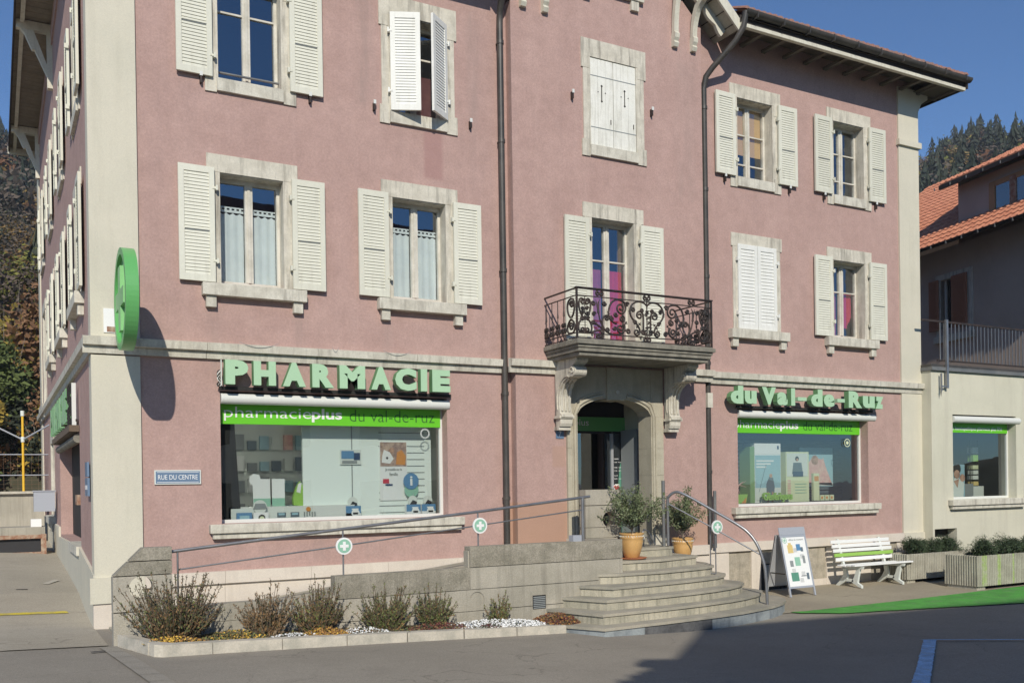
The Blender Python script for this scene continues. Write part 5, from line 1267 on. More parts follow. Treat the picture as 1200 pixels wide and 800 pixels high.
for k, ol in outl.items():
    zt = .45+.15*(7-k); back = [(ol[-1][0], -.26), (ol[0][0], -.26)] if k <= 2 else [(ol[-1][0], -.26), (8.46, -.26), (8.46, -1.5), (ol[0][0], -1.5)]
    if k == 7: back = [(11.5, -.1), (8.46, -.1), (8.46, -1.5), (7.0, -1.5), (6.9, -1.752)]
    poly = ol+back
    # riser block set back a little below a 4 cm tread slab
    def inset(P_, d):
        c = (9.3, -.9); return [(x+(c[0]-x)*d/max(.3, math.dist((x, y), c)), y+(c[1]-y)*d/max(.3, math.dist((x, y), c))) for x, y in P_]
    ins = inset(ol, .028)+back
    b = MB()
    b.prism(ins, zt-(.15 if k < 7 else .42), zt-.04, 'stepstone' if k < 7 else 'stepbluegrey', XY)
    b.prism(poly, zt-.04+.0005, zt, 'tread', XY)
    part('step', b, ST, bevel=.004)
b = MB(); b.prism([(7.95, -2.925), (8.3, -2.908), (9.24, -2.842), (9.24, -2.80), (8.3, -2.86), (7.95, -2.88)], .2, .402, 'darkpatch', XY); part('riser_patch', b, ST)  # near-black plate over part of the lowest riser
b = MB(); b.box(7.3, 7.36, -2.93, -2.85, .25, .41, 'sillstone'); b.tube([(9.95, -1.0, 1.36), (9.95, -1.0, 1.55), (9.99, -1.0, 1.64), (10.06, -1.0, 1.62), (10.18, -1.0, 1.42), (10.2, -1.0, 1.2)], .012, 'steel', 6)
part('boot_scraper', b, ST) if False else None
b = MB(); b.tube([(9.55, -.7, 1.35), (9.56, -.7, 1.55), (9.62, -.7, 1.63), (9.70, -.7, 1.6), (9.84, -.7, 1.36)], .014, 'steel', 8); b.tube([(9.60, -.7, 1.35), (9.62, -.7, 1.5), (9.68, -.7, 1.5), (9.74, -.7, 1.36)], .010, 'steel', 8)
solo('boot_scraper', b, 'small bent steel hoop standing on the top landing by the door', 'boot scraper', (9.7, -.7, 1.35))

# ------------------------------------------------------------------ hand rails
def crossdisc(x, y, z, label, pole=None, nrm=None):
    t_ = thing('cross_sign', label, 'sign', (x, y, z-.35), 'small round cross signs on the railings')
    b = MB(); r = .112
    b.disc((x, z), r, y-.02, y, 'white', 32); b.disc((x, z), r*.80, y-.024, y-.02, 'crossgreen', 32)
    w_ = r*.17; l_ = r*.52
    b.prism([(x+p, z+q) for p, q in ((-w_, -l_), (w_, -l_), (w_, -w_), (l_, -w_), (l_, w_), (w_, w_), (w_, l_), (-w_, l_), (-w_, w_), (-l_, w_), (-l_, -w_), (-w_, -w_))], y-.028, y-.024, 'white', XZ)
    part('disc', b, t_)
    return t_
t_ = thing('handrail', 'long thin grey steel handrail climbing along the ramp', 'handrail', (4.8, -1.65, 1.2))
b = MB(); b.tube([(1.84, -1.65, 1.675), (4.0, -1.65, 1.87), (6.0, -1.65, 2.045), (7.9, -1.65, 2.225)], .021, 'steel', 10); part('rail', b, t_)
b = MB(); b.tube([(1.93, -1.65, 1.455), (4.0, -1.65, 1.65), (6.0, -1.65, 1.85), (7.8, -1.65, 2.03)], .010, 'steel', 8); part('rail', b, t_)
for x, z0, z1 in ((1.93, .98, 1.69), (4.01, 1.25, 1.87), (6.0, 1.55, 2.04)):
    b = MB(); b.tube([(x, -1.65, z0), (x, -1.65, z1)], .012, 'steel', 8); part('post', b, t_)
b = MB(); b.tube([(7.77, -1.65, 1.56), (7.77, -1.65, 2.21)], .024, 'steel', 10); b.box(7.55, 7.7, -1.72, -1.6, 1.55, 1.65, 'greymetal'); part('post', b, t_)
crossdisc(4.01, -1.68, 1.65, 'small round white and green cross sign low on the ramp handrail, leftmost')
crossdisc(6.01, -1.68, 1.85, 'small round white and green cross sign on the ramp handrail above the wall step')
t_ = thing('handrail', 'curved steel handrail swooping down the stone steps', 'handrail', (10.3, -1.7, .5))
pts = [(9.85, -1.05, 1.37), (9.85, -1.05, 2.08), (9.86, -1.07, 2.18), (9.92, -1.14, 2.25), (9.98, -1.24, 2.24), (10.12, -1.43, 2.12), (10.26, -1.63, 1.98), (10.5, -1.97, 1.74), (10.62, -2.12, 1.60), (10.70, -2.23, 1.42), (10.75, -2.30, 1.2), (10.78, -2.34, .95), (10.79, -2.36, .45)]
def smooth(P_, n=4):
    out = []
    for i in range(len(P_)-1):
        a = Vector(P_[max(0, i-1)]); b_ = Vector(P_[i]); c = Vector(P_[i+1]); d = Vector(P_[min(len(P_)-1, i+2)])
        for k in range(n):
            t_ = k/n; out.append(.5*((2*b_)+(c-a)*t_+(2*a-5*b_+4*c-d)*t_*t_+(3*b_-a-3*c+d)*t_**3))
    return out+[Vector(P_[-1])]
b = MB(); b.tube(smooth(pts), .024, 'steel', 12); part('rail', b, t_)
b = MB(); b.tube([(9.86, -1.06, 2.06), (10.26, -1.63, 1.69), (10.76, -2.31, 1.22)], .012, 'steel', 8); part('rail', b, t_)
b = MB(); b.tube([(9.80, -1.0, 1.35), (9.80, -1.0, 2.45)], .03, 'zinc', 10); part('post', b, t_)
b = MB(); b.tube([(10.26, -1.63, 1.98), (10.26, -1.63, .92)], .010, 'steel', 8); b.tube([(10.31, -1.70, 1.92), (10.31, -1.70, .92)], .010, 'steel', 8); b.tube([(10.26, -1.63, .92), (10.31, -1.70, .92)], .010, 'steel', 8); part('post', b, t_)
crossdisc(10.31, -1.73, 1.68, 'small round white and green cross sign on the stair railing')

# ------------------------------------------------------------------ potted olive trees
def olive(loc, label, s_, seed, stem_h=.5, spread=.42):
    r_ = random.Random(seed); x, y, z = loc
    t_ = thing('potted_olive', label, 'potted plant', loc, 'potted olive trees flanking the doorway')
    b = MB(); s2 = s_
    b.lathe([(0, .02), (.105*s2, .02), (.115*s2, .03), (.155*s2, .16*s2), (.178*s2, .28*s2), (.172*s2, .31*s2), (.188*s2, .33*s2), (.188*s2, .345*s2), (.178*s2, .35*s2), (.178*s2, .375*s2), (.192*s2, .39*s2), (.192*s2, .41*s2), (.165*s2, .41*s2), (.155*s2, .36*s2), (0, .36*s2)], loc, 'terracotta', 32)
    for k in range(28): a = 2*pi*k/28; b.box(x+.188*s2*cos(a)-.006, x+.188*s2*cos(a)+.006, y+.188*s2*sin(a)-.006, y+.188*s2*sin(a)+.006, z+.352*s2, z+.368*s2, 'offwhite')
    part('pot', b, t_)
    b = MB(); b.lathe([(0, .0), (.2*s2, .0), (.235*s2, .02), (.235*s2, .028), (.2*s2, .016), (0, .016)], loc, 'saucer', 28); part('saucer', b, t_)
    tb = MB(); fb = MB(); top = z+.36*s2
    tb.tube([(x, y, top), (x+.015, y, top+.12), (x-.01, y, top+.28*s_)], .014, 'bark', 7, .01)
    for i in range(60):
        a = r_.uniform(0, 2*pi); h0 = r_.uniform(.08, .28)*s_; L = r_.uniform(.3, .62)*s_; out = r_.uniform(.15, 1.)*spread*s_
        p0 = Vector((x, y, top+h0)); p3 = Vector((x+out*cos(a), y+out*sin(a)*.9, top+h0+L*(1.25-out*1.1/(s_*1)))); p1 = p0.lerp(p3, .45)+Vector((0, 0, .04)) ; P_ = [p0, p1, p3]
        tb.tube(P_, .005, 'bark', 4, .0015)
        for k in range(60):
            t2 = r_.uniform(.25, 1.05); q = p0.lerp(p3, t2) if t2 > .5 else p0.lerp(p1, t2*2*.9)
            q = q+Vector((r_.gauss(0, .028), r_.gauss(0, .028), r_.gauss(0, .028)))
            u = Vector((r_.gauss(0, 1), r_.gauss(0, 1), r_.gauss(.4, 1))).normalized(); v = u.orthogonal().normalized(); v = (v*cos(k)+u.cross(v)*sin(k))
            l_ = r_.uniform(.022, .040); w2 = l_*.28
            fb.add([q-u*l_, q+v*w2, q+u*l_, q-v*w2], [(0, 1, 2, 3)], 'leafolive' if r_.random() < .68 else 'leafgrey')
    part('branches', tb, t_); part('leaves', fb, t_)
olive((8.93, -1.29, 1.205), 'larger potted olive in a yellow glazed pot on an orange saucer, left of the doorway', 1.02, 4, spread=.62)
olive((10.44, -.70, 1.055), 'second potted olive in a yellow pot behind the stair rail, right of doorway', .98, 9, spread=.46)

# ------------------------------------------------------------------ shrubs in the bed
def shrub(x, y, h, w_, label, mats_, seed, n=60, spiky=.5):
    r_ = random.Random(seed); z = g(x, y)+.09
    t_ = thing('dry_shrub', label, 'shrub', (x, y, z), 'dry lavender like shrubs in the planting bed')
    tb = MB(); fb = MB()
    for i in range(n):
        a = r_.uniform(0, 2*pi); sp = r_.random()**.6; lean = sp*w_*.5
        hh = h*r_.uniform(.55, 1.0)*(1-.30*sp*sp)
        if r_.random() > spiky: hh *= .72
        b0 = Vector((x+cos(a)*w_*.14*sp, y+sin(a)*.08*sp, z-.03)); b1 = Vector((x+cos(a)*lean*.75, y+sin(a)*lean*.45, z+hh*.5)); b2 = Vector((x+cos(a)*lean*1.08+r_.gauss(0, .015), y+sin(a)*lean*.6, z+hh))
        P_ = [b0.lerp(b1, .5)+Vector((r_.gauss(0, .01), 0, -.02)) if k == 1 else q for k, q in enumerate((b0, b0, b1, b2))]
        tb.tube(P_, .0065, 'twig', 4, .0035)
        for k in range(64):
            t2 = r_.random(); t2 = t2 if r_.random() < .6 else t2*.6
            q = b0.lerp(b1, t2*2) if t2 < .5 else b1.lerp(b2, t2*2-1)
            q = q+Vector((r_.gauss(0, .005+.016*(1-t2)), r_.gauss(0, .005+.014*(1-t2)), r_.gauss(0, .01)))
            d = (b2-b1).normalized(); u = (d+Vector((r_.gauss(0, .6), r_.gauss(0, .6), r_.gauss(0, .4)))).normalized(); v = u.orthogonal().normalized(); v = v*cos(k)+u.cross(v)*sin(k)
            l_ = r_.uniform(.016, .036)*(1.15-t2*.5); fb.add([q-u*l_*.2, q+v*l_*.3+u*l_*.6, q+u*l_*1.6, q-v*l_*.3+u*l_*.6], [(0, 1, 2, 3)], r_.choice(mats_))
        for k in range(9):       # head
            q = b2+Vector((r_.gauss(0, .007), r_.gauss(0, .007), r_.uniform(-.05, .012))); u = Vector((r_.gauss(0, 1), r_.gauss(0, 1), r_.gauss(.6, 1))).normalized(); v = u.orthogonal().normalized(); fb.add([q-v*.006, q+u*.018, q+v*.006], [(0, 1, 2)], r_.choice(['twig', 'shrubdark', mats_[0]]))
    part('stems', tb, t_); part('leaves', fb, t_)
DK, BR, GN, DR = 'shrubdark', 'shrubbrown', 'shrubgreen', 'shrubdry'
shrub(1.80, -2.14, .90, 1.18, 'largest dark brown dry shrub at the left end of the bed', [DK, BR, DK, BR, GN], 1, 135, .8)
shrub(2.86, -2.12, .74, .66, 'sparse dry brown shrub between the largest one and its right neighbour', [BR, DR, BR, DK], 2, 52, .4)
shrub(3.50, -2.10, .76, .82, 'open brown green shrub behind the orange flowers', [GN, BR, DK, BR], 3, 78, .6)
shrub(4.42, -2.08, .66, .84, 'compact olive green and brown shrub at the middle of the bed', [GN, DK, BR, GN], 4, 92, .45)
shrub(5.10, -2.06, .64, .66, 'greenest upright shrub growing beside the dark red patch', [GN, GN, DK, BR], 5, 66, .6)
shrub(6.12, -2.02, .52, .52, 'smallest thin shrub with bare stalks above the white flowers', [GN, BR, GN], 6, 26, .6)
def patch(name, label_, x0, x1, y0, y1, n, ms, hz_, sz, seed, dens=None):
    r_ = random.Random(seed); b = MB()
    for i in range(n):
        x = r_.uniform(x0, x1); y = r_.uniform(y0, y1); e = ((x-(x0+x1)/2)/((x1-x0)/2))**2+((y-(y0+y1)/2)/((y1-y0)/2))**2
        if e > 1.0+r_.uniform(-.25, .25): continue
        z = g(x, y)+.10+r_.uniform(0, hz_)*max(.15, 1-e*.8); u = Vector((r_.gauss(0, 1), r_.gauss(0, 1), r_.gauss(0, .5))).normalized(); v = u.orthogonal().normalized(); k = sz*r_.uniform(.6, 1.3)
        c = Vector((x, y, z)); b.add([c-u*k, c-v*k*.8, c+u*k, c+v*k*.8], [(0, 1, 2, 3)], r_.choice(ms))
    o = struct(name, b, 'stuff'); o['label'] = label_; return o
patch('flower_patch', 'yellow and brown bedding flowers', 1.42, 2.1, -2.62, -2.2, 1500, ['floweryellow', 'floweryellow', 'shrubbrown', 'shrubdark', 'flowerorange'], .08, .013, 1)
patch('flower_patch', 'yellow and dark leaved bedding flowers', 2.1, 2.85, -2.5, -1.85, 1700, ['floweryellow', 'shrubbrown', 'shrubdark', 'shrubdark', 'shrubgreen'], .09, .013, 2)
patch('flower_patch', 'orange bedding flowers', 3.28, 3.85, -2.5, -2.1, 1500, ['flowerorange', 'floweryellow', 'shrubbrown', 'flowerorange'], .10, .013, 3)
patch('flower_patch', 'white flowers', 2.85, 3.6, -2.5, -2.2, 700, ['flowerwhite', 'flowerwhite', 'shrubdark'], .05, .012, 4)
patch('flower_patch', 'white flowers', 3.75, 4.4, -2.45, -2.05, 1200, ['flowerwhite', 'flowerwhite', 'shrubdark', 'shrubbrown'], .07, .013, 5)
patch('flower_patch', 'white flowers', 5.2, 6.85, -2.42, -1.85, 5200, ['flowerwhite', 'flowerwhite', 'flowerwhite', 'flowerwhite', 'shrubdark'], .09, .014, 6)
patch('ground_cover', 'dark red low plants', 4.7, 5.6, -2.4, -2.0, 2000, ['sedumred', 'sedumred', 'shrubdark', 'shrubbrown'], .09, .014, 7)
patch('ground_cover', 'dark red low plants', 5.6, 6.0, -2.42, -2.3, 350, ['sedumred', 'shrubdark'], .07, .012, 8)
patch('ground_cover', 'dark red spreading plants', 6.65, 7.38, -2.42, -1.78, 4500, ['sedumred', 'sedumred', 'shrubdark', 'shrubbrown', 'flowerorange'], .15, .013, 9)
patch('ground_cover', 'dry leaves and grass', 1.6, 6.6, -2.45, -1.8, 2200, ['shrubdark', 'shrubbrown', 'shrubdry', 'shrubgreen'], .03, .015, 10)

# ------------------------------------------------------------------ A-board
zb = g(12.9, -.85)+.012
t_ = thing('advertising_board', 'white folding A-shaped advertising board with grey top standing on the pavement', 'sign board', (12.9, -.75, zb))
x0, x1 = 12.62, 13.27; yt = -.70; Mf = Matrix.Translation((0, -1.03, zb)) @ Matrix.Rotation(radians(-13), 4, 'X'); Mb = Matrix.Translation((0, -.42, zb)) @ Matrix.Rotation(radians(13), 4, 'X')
def panel_(M, front):
    b = MB(); sgn = -1 if front else 1
    b.box(x0, x1, -.008, .008, .15, 1.12, 'aluminium', M); 
    for a, c in ((x0, x0+.035), (x1-.035, x1)): b.box(a, c, -.014, .014, .0, 1.14, 'aluminium', M)
    b.box(x0+.035, x1-.035, -.014, .014, .15, .18, 'aluminium', M); b.box(x0+.035, x1-.035, -.014, .014, 1.10, 1.14, 'aluminium', M)
    if front:
        b.box(x0+.04, x1-.04, -.013, -.009, .185, 1.095, 'white', M)
        b.box(x0, x1, -.018, -.004, 1.14, 1.28, 'greymetal', M)
        def tx(s, u0, u1, z0, z1, mm):
            t2 = MB(); text(t2, s, u0, u1, z0, z1, -.016, -.0135, mm); b.add([M @ Vector(v) for v in t2.v], t2.f, mm)
        tx('offres du moment', x0+.2, x1-.08, 1.03, 1.065, 'grey')
        b2 = MB(); b2.ring((x0+.1, 1.04), .045, .055, -.016, -.0135, 'crossgreen'); b2.box(x0+.09, x0+.11, -.016, -.0135, 1.01, 1.07, 'crossgreen'); b2.box(x0+.07, x0+.13, -.0162, -.0135, 1.03, 1.05, 'crossgreen'); 
        for v in (b2,): b.add([M @ Vector(q) for q in v.v], v.f, 'crossgreen')
        for (a, c, z0, z1, mm) in ((.14, .27, .80, .95, 'yellow'), (.17, .24, .95, .99, 'yellow'), (.36, .46, .84, .96, 'blue'), (.46, .52, .82, .9, 'greyblue'), (.27, .40, .56, .72, 'crossgreen'), (.14, .22, .55, .66, 'grey'), (.47, .53, .60, .74, 'grey'), (.12, .30, .28, .44, 'green'), (.36, .52, .36, .375, 'grey'), (.5, .56, .3, .42, 'greyblue')):
            b.box(x0+a, x0+c, -.0165, -.013, z0, z1, mm, M)
        for i in range(5):
            for (a, z) in ((.28, .88), (.42, .76), (.16, .5), (.32, .32), (.38, .44)): b.box(x0+a, x0+a+.09, -.0165, -.013, z-i*.016, z-i*.016+.005, 'grey', M)
    return b
fp = part('front_panel', panel_(Mf, True), t_); part('rear_panel', panel_(Mb, False), t_)
b = MB()
for x in (x0+.01, x1-.01): b.box(x-.008, x+.008, -.92, -.54, zb+.40, zb+.42, 'dark')
part('spreader', b, t_)

# ------------------------------------------------------------------ bench
zb = g(15.3, -.6)+.012; x0, x1 = 14.50, 16.18
t_ = thing('bench', 'white slatted bench with cast legs and one lime green back slat', 'bench', (15.3, -.55, zb))
Ms = Matrix.Translation((0, 0, zb))
for i in range(4):
    b = MB(); y = -.86+i*.115; b.box(x0, x1, y, y+.095, zb+.43-(.012*i if i < 3 else .02), zb+.462-(.012*i if i < 3 else .02), 'white'); part('seat_slat', b, t_, bevel=.006)
for i in range(5):
    z = zb+.50+i*.085; y = -.40+i*.032
    b = MB(); b.box(x0, x1, y, y+.025, z, z+.068, 'lime' if i == 1 else 'white'); part('back_slat', b, t_, bevel=.006, label='lime green back slat' if i == 1 else None)
for x in (x0+.22, x1-.28):
    b = MB()
    def arm(P_, w0=.03, w1=.03): b.prism(P_, x-.025, x+.025, 'offwhite', YZ)
    arm([(-.88, zb+.42), (-.42, zb+.39), (-.25, zb+.93), (-.21, zb+.93), (-.37, zb+.36), (-.86, zb+.37)])
    arm([(-.80, zb+.37), (-.72, zb+.37), (-.66, zb+.20), (-.60, zb+.12), (-.62, zb+.09), (-.78, zb+.02), (-.84, zb+.0), (-.84, zb+.05), (-.74, zb+.10), (-.76, zb+.2)])
    arm([(-.46, zb+.38), (-.38, zb+.38), (-.40, zb+.25), (-.32, zb+.12), (-.22, zb+.03), (-.20, zb+.0), (-.28, zb+.0), (-.44, zb+.10), (-.50, zb+.2)])
    arm([(-.64, zb+.16), (-.46, zb+.16), (-.46, zb+.11), (-.64, zb+.11)])
    part('leg', b, t_)

# ------------------------------------------------------------------ ribbed concrete planters
def planter(x0, x1, y0, y1, z0, z1, label, streak=False):
    t_ = thing('planter', label, 'planter', ((x0+x1)/2, (y0+y1)/2, z0), 'ribbed concrete planters in front of the low building')
    b = MB(); r_ = random.Random(int(x0*10))
    b.box(x0+.02, x1-.02, y0+.02, y0+.07, z0+.06, z1-.01, 'planterconc'); b.box(x0+.02, x1-.02, y1-.07, y1-.02, z0+.06, z1-.01, 'planterconc'); b.box(x0+.02, x0+.07, y0+.07, y1-.07, z0+.06, z1-.01, 'planterconc'); b.box(x1-.07, x1-.02, y0+.07, y1-.07, z0+.06, z1-.01, 'planterconc')
    n_ = int((x1-x0)/.052)
    for i in range(n_):
        x = x0+(x1-x0)*(i+.5)/n_; mm = 'limestreak' if streak and i in (2, 3, 4, 11, 12, 20) else 'planterconc'
        b.prism([(x-.021, y0+.02), (x-.012, y0-.008), (x+.012, y0-.008), (x+.021, y0+.02)], z0+.06, z1-r_.uniform(0, .008), mm, XY)
    n_ = int((y1-y0)/.052)
    for i in range(n_):
        y = y0+(y1-y0)*(i+.5)/n_; b.prism([(x0+.02, y-.021), (x0-.008, y-.012), (x0-.008, y+.012), (x0+.02, y+.021)], z0+.06, z1-r_.uniform(0, .008), 'planterconc', XY)
    part('box', b, t_)
    b = MB(); b.box(x0+.07, x1-.07, y0+.07, y1-.07, z1-.12, z1-.05, 'soil'); part('earth', b, t_)
    for xx in (x0+.02, x1-.27):
        b = MB(); b.box(xx, xx+.25, y0+.05, y1-.05, z0-.04, z0+.06, 'planterconc'); part('foot', b, t_)
    return t_
z1_ = g(17, -.5)+.02
planter(16.12, 18.2, -.78, -.22, z1_, .90, 'ribbed concrete planter nearest the wall, right of the bench')
z2_ = g(17, -1.8)+.02
planter(16.42, 19.2, -2.12, -1.38, z2_, .93, 'ribbed concrete planter streaked with lime green paint beside the green strip', True)
planter(19.25, 21.8, -2.1, -1.4, z2_, .93, 'ribbed concrete planter farthest right, mostly cut off by the edge')
def hedge(x0, x1, y0, y1, z0, h, label, seed, n=3500, group='low evergreen shrubs in the planters'):
    r_ = random.Random(seed); b = MB(); s_ = MB()
    lobes = [(r_.uniform(x0, x1), r_.uniform(y0, y1), z0+r_.uniform(.0, h*.55), r_.uniform(.08, .17)) for _ in range(int((x1-x0)*22))]
    for i in range(n):
        lx, ly, lz, lr = r_.choice(lobes); d = Vector((r_.gauss(0, 1), r_.gauss(0, 1), r_.gauss(0, 1))).normalized()*lr*r_.uniform(.4, 1.15)
        c = Vector((lx, ly, lz))+d; u = (d.normalized()+Vector((r_.gauss(0, .6), r_.gauss(0, .6), r_.gauss(.3, .6)))).normalized(); v = u.orthogonal().normalized(); k = r_.uniform(.015, .035)
        b.add([c-v*k*.3, c+u*k*1.4, c+v*k*.3], [(0, 1, 2)], 'hedge')
    for lx, ly, lz, lr in lobes: s_.tube([(lx, ly, z0-.1), (lx, ly, lz)], .008, 'bark2', 4)
    t_ = thing('evergreen_shrub', label, 'shrub', ((x0+x1)/2, (y0+y1)/2, z0), group); part('stems', s_, t_); part('leaves', b, t_)
hedge(16.5, 18.1, -.68, -.32, .90, .36, 'dark low conifer shrub in the planter nearest the wall', 1, 14000)
hedge(16.9, 19.1, -2.0, -1.5, .94, .34, 'dark low conifer shrub in the lime streaked planter', 2, 20000)
hedge(19.3, 21.7, -2.0, -1.5, .90, .28, 'dark low conifer shrub in the farthest right planter', 3, 16000)

# ------------------------------------------------------------------ low annex with terrace
A_ = thing('annex', 'cream single storey annex with a shop window and a railed roof terrace', 'building', (21.5, 0, .3))
YA = -.27; AX0 = 17.56
b = MB(); FA = lambda u, y, z: (u, y, z)
wallgrid(b, FA, AX0, 30, 0, 4.72, [(18.25, 20.47, 1.95, 3.80), (17.4, 18.35, .8, 1.33)] if False else [(18.25, 20.47, 1.95, 3.80), (17.62, 18.35, .75, 1.33)], YA, .1, 'annexwall')
b.box(AX0, AX0+.2, YA+.372, 8, 0, 4.72, 'annexwall'); b.box(AX0+.2, 30, 7.8, 8, 0, 4.72, 'annexwall'); b.box(29.8, 30, .102, 7.8, 0, 4.72, 'annexwall')
part('wall', b, A_)
b = MB(); b.box(AX0-.03, 30.1, YA-.06, 8.1, 4.725, 4.80, 'zinc'); b.box(AX0-.02, 30.1, YA-.03, 8.05, 4.80, 4.86, 'pipe'); part('roof_terrace', b, A_)
b = MB(); b.box(17.62, 18.35, -.05, .0, .75, 1.33, 'dark'); b.add([(17.62, YA-.01, 1.06), (18.2, YA-.01, 1.06), (18.2, -.1, 1.15), (17.62, -.1, 1.15)], [(0, 1, 2, 3)], 'annexwall'); b.box(17.62, 18.2, YA, YA+.05, .98, 1.06, 'annexwall'); part('basement_window', b, A_)
w_ = shopwin(18.25, 20.47, 1.95, 3.80, YA, 0, (.01, .12), sign=None)
b = MB(); y = YA+.19; b.box(18.28, 20.42, y-.01, y-.004, 3.42, 3.66, 'bandgreen'); text(b, 'votre Fleuropéenne pharmacie de ruz', 18.3, 20.2, 3.45, 3.56, y-.014, y-.0105, 'white') if False else text(b, 'Soins homéopathiques pharmacie plus FPH', 18.30, 20.22, 3.45, 3.56, y-.014, y-.0105, 'white', off=.01)
part('sign_band', b, w_)
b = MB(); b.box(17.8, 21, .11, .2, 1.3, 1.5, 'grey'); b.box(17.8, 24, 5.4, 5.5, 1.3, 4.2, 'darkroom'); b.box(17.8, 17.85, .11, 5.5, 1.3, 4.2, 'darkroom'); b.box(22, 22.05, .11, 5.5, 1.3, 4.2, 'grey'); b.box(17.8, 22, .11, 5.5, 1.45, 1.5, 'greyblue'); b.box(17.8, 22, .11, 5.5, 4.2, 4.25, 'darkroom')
for i in range(10): b.box(18.4, 20.4, 3.0, 3.02, 2.5+i*.1, 2.53+i*.1, 'greyblue')
part('interior', b, A_)
# terrace railing
t_ = thing('terrace_railing', 'dark railing of thin vertical bars on the annex terrace', 'railing', (21, -.3, 4.7))
b = MB(); b.box(AX0-.3, 30, -.305, -.27, 5.76, 5.80, 'iron'); b.box(17.75, 30, -.30, -.275, 4.93, 4.96, 'iron'); part('rail', b, t_)
b = MB(); x = 17.85
while x < 25.5: b.box(x-.008, x+.008, -.295, -.28, 4.94, 5.77, 'steel'); x += .125
bars = part('bars', b, t_)
b = MB(); b.box(17.97, 18.03, -.36, -.31, 4.35, 5.82, 'steel'); b.box(17.78, 17.81, -.36, -.33, 4.28, 4.66, 'steel'); b.tube([(17.79, -.34, 4.28), (17.79, -.34, 4.16)], .02, 'zinc', 6, .002); b.box(17.81, 17.97, -.35, -.33, 4.37, 4.40, 'steel'); part('post', b, t_)
b = MB(); b.box(17.57, 18.0, .4, .5, 5.30, 5.45, 'pipe'); b.box(17.75, 17.85, .3, .4, 4.8, 5.45, 'pipe')
for i in range(4): b.box(17.6+i*.1, 17.612+i*.1, .42, .44, 5.45, 5.95, 'steel')
part('side_frame', b, t_)
# inside the annex window
GA = 'display in the annex window'
def pa(b):
    b.box(18.30, 18.52, .04, .045, 2.3, 2.5, 'teal'); b.disc((18.80, 2.62), .13, .035, .045, 'dark', 20); b.disc((18.79, 2.5), .10, .03, .035, 'skin', 18); b.disc((18.98, 2.42), .085, .03, .035, 'skin', 18); b.prism([(18.62, 1.96), (19.0, 1.96), (19.04, 2.3), (18.9, 2.4), (18.7, 2.42), (18.64, 2.2)], .032, .045, 'offwhite', XZ); b.prism([(18.68, 2.35), (18.8, 2.2), (18.86, 2.4)], .028, .032, 'skin', XZ); b.box(18.3, 18.5, .035, .045, 1.97, 2.1, 'teal')
card('poster', 'pale blue poster of two smiling women in the annex window', 'poster', 18.29, 19.08, 1.95, 2.72, .05, .02, 'skyblue', pa, GA)
b = MB(); b.box(19.0, 20.4, .5, 1.0, 1.5, 2.22, 'offwhite'); b.box(19.35, 19.7, .48, .5, 1.9, 2.12, 'dark'); b.box(19.55, 19.95, .45, .5, 2.0, 2.28, 'grey'); solo('counter', b, 'white counter with a small machine seen through the annex window', 'counter', (19.7, .7, 1.5), GA)
b = MB()
for i, (zz, mm) in enumerate(((2.24, 'yellow'), (2.38, 'offwhite'), (2.5, 'offwhite'), (2.62, 'paleyellow'), (2.8, 'lime'), (2.98, 'white'))): b.box(20.1-.02*(i % 2), 20.28, .55, .7, zz, zz+(.09 if i < 4 else .15), mm)
b.box(20.08, 20.34, .5, .52, 2.2, 3.4, 'greyblue') if False else None; b.tube([(20.05, .6, 2.2), (20.05, .6, 3.3)], .01, 'dark', 6); b.tube([(20.33, .6, 2.2), (20.33, .6, 3.3)], .01, 'dark', 6)
solo('product_rack', b, 'narrow rack with stacked small white and yellow products in annex window', 'rack', (20.2, .6, 2.2), GA)

# ------------------------------------------------------------------ brown neighbour house behind the annex
dv = Vector((.21, .978, 0)); nv = Vector((-.978, .21, 0)); O_ = Vector((25.5, 4, 0))
PB = lambda s, o, z: tuple(O_+dv*s+nv*o+Vector((0, 0, z)))
PBw = lambda u, d, z: PB(u, -d, z)
B_ = thing('brown_house', 'brown rendered house with orange tiled roof and dormer behind the annex', 'house', (27, 6, 1))
b = MB()
def wg(P, u0, u1, z0, z1, ops, m): wallgrid(b, P, u0, u1, z0, z1, ops, 0, .3, m)
wg(PBw, -6, 7.5, 0, 9.5, [(.54, 1.67, 7.02, 8.55)], 'brownwall')
wg(lambda u, d, z: PB(7.5-d, -u, z), .301, 9, 0, 9.5, [], 'brownwall')
part('wall', b, B_)
w_ = MB()
def bxB(b, a, c, d0, d1, e, f_, m, P=PBw):
    vs = [P(x, y, z) for z in (e, f_) for y in (d0, d1) for x in (a, c)]; b.add(vs, [(0, 2, 3, 1), (4, 5, 7, 6), (0, 1, 5, 4), (2, 6, 7, 3), (0, 4, 6, 2), (1, 3, 7, 5)], m)
for a, c in ((.54, .60), (1.61, 1.67), (1.08, 1.14)): bxB(w_, a, c, .15, .2, 7.02, 8.55, 'whiteframe')
bxB(w_, .54, 1.67, .21, .25, 7.02, 8.55, 'dark')
wn = part('window', w_, B_)
b = MB(); bxB(b, .34, .54, -.03, .14, 6.8, 8.53, 'stone'); bxB(b, 1.67, 1.86, -.03, .14, 6.8, 8.53, 'stone'); bxB(b, .34, 1.86, -.03, .14, 8.535, 8.70, 'stone'); bxB(b, .28, 1.9, -.1, .14, 6.6, 6.8, 'stone'); part('surround', b, wn)
for a, c in ((.52, 1.14), (1.70, 2.1)):
    b = MB(); bxB(b, a, c, -.09, -.05, 7.0, 8.56, 'brownshutter')
    for i in range(28): bxB(b, a+.06, c-.06, -.105, -.09, 7.08+i*.051, 7.105+i*.051, 'brownshutter')
    part('shutter', b, wn)
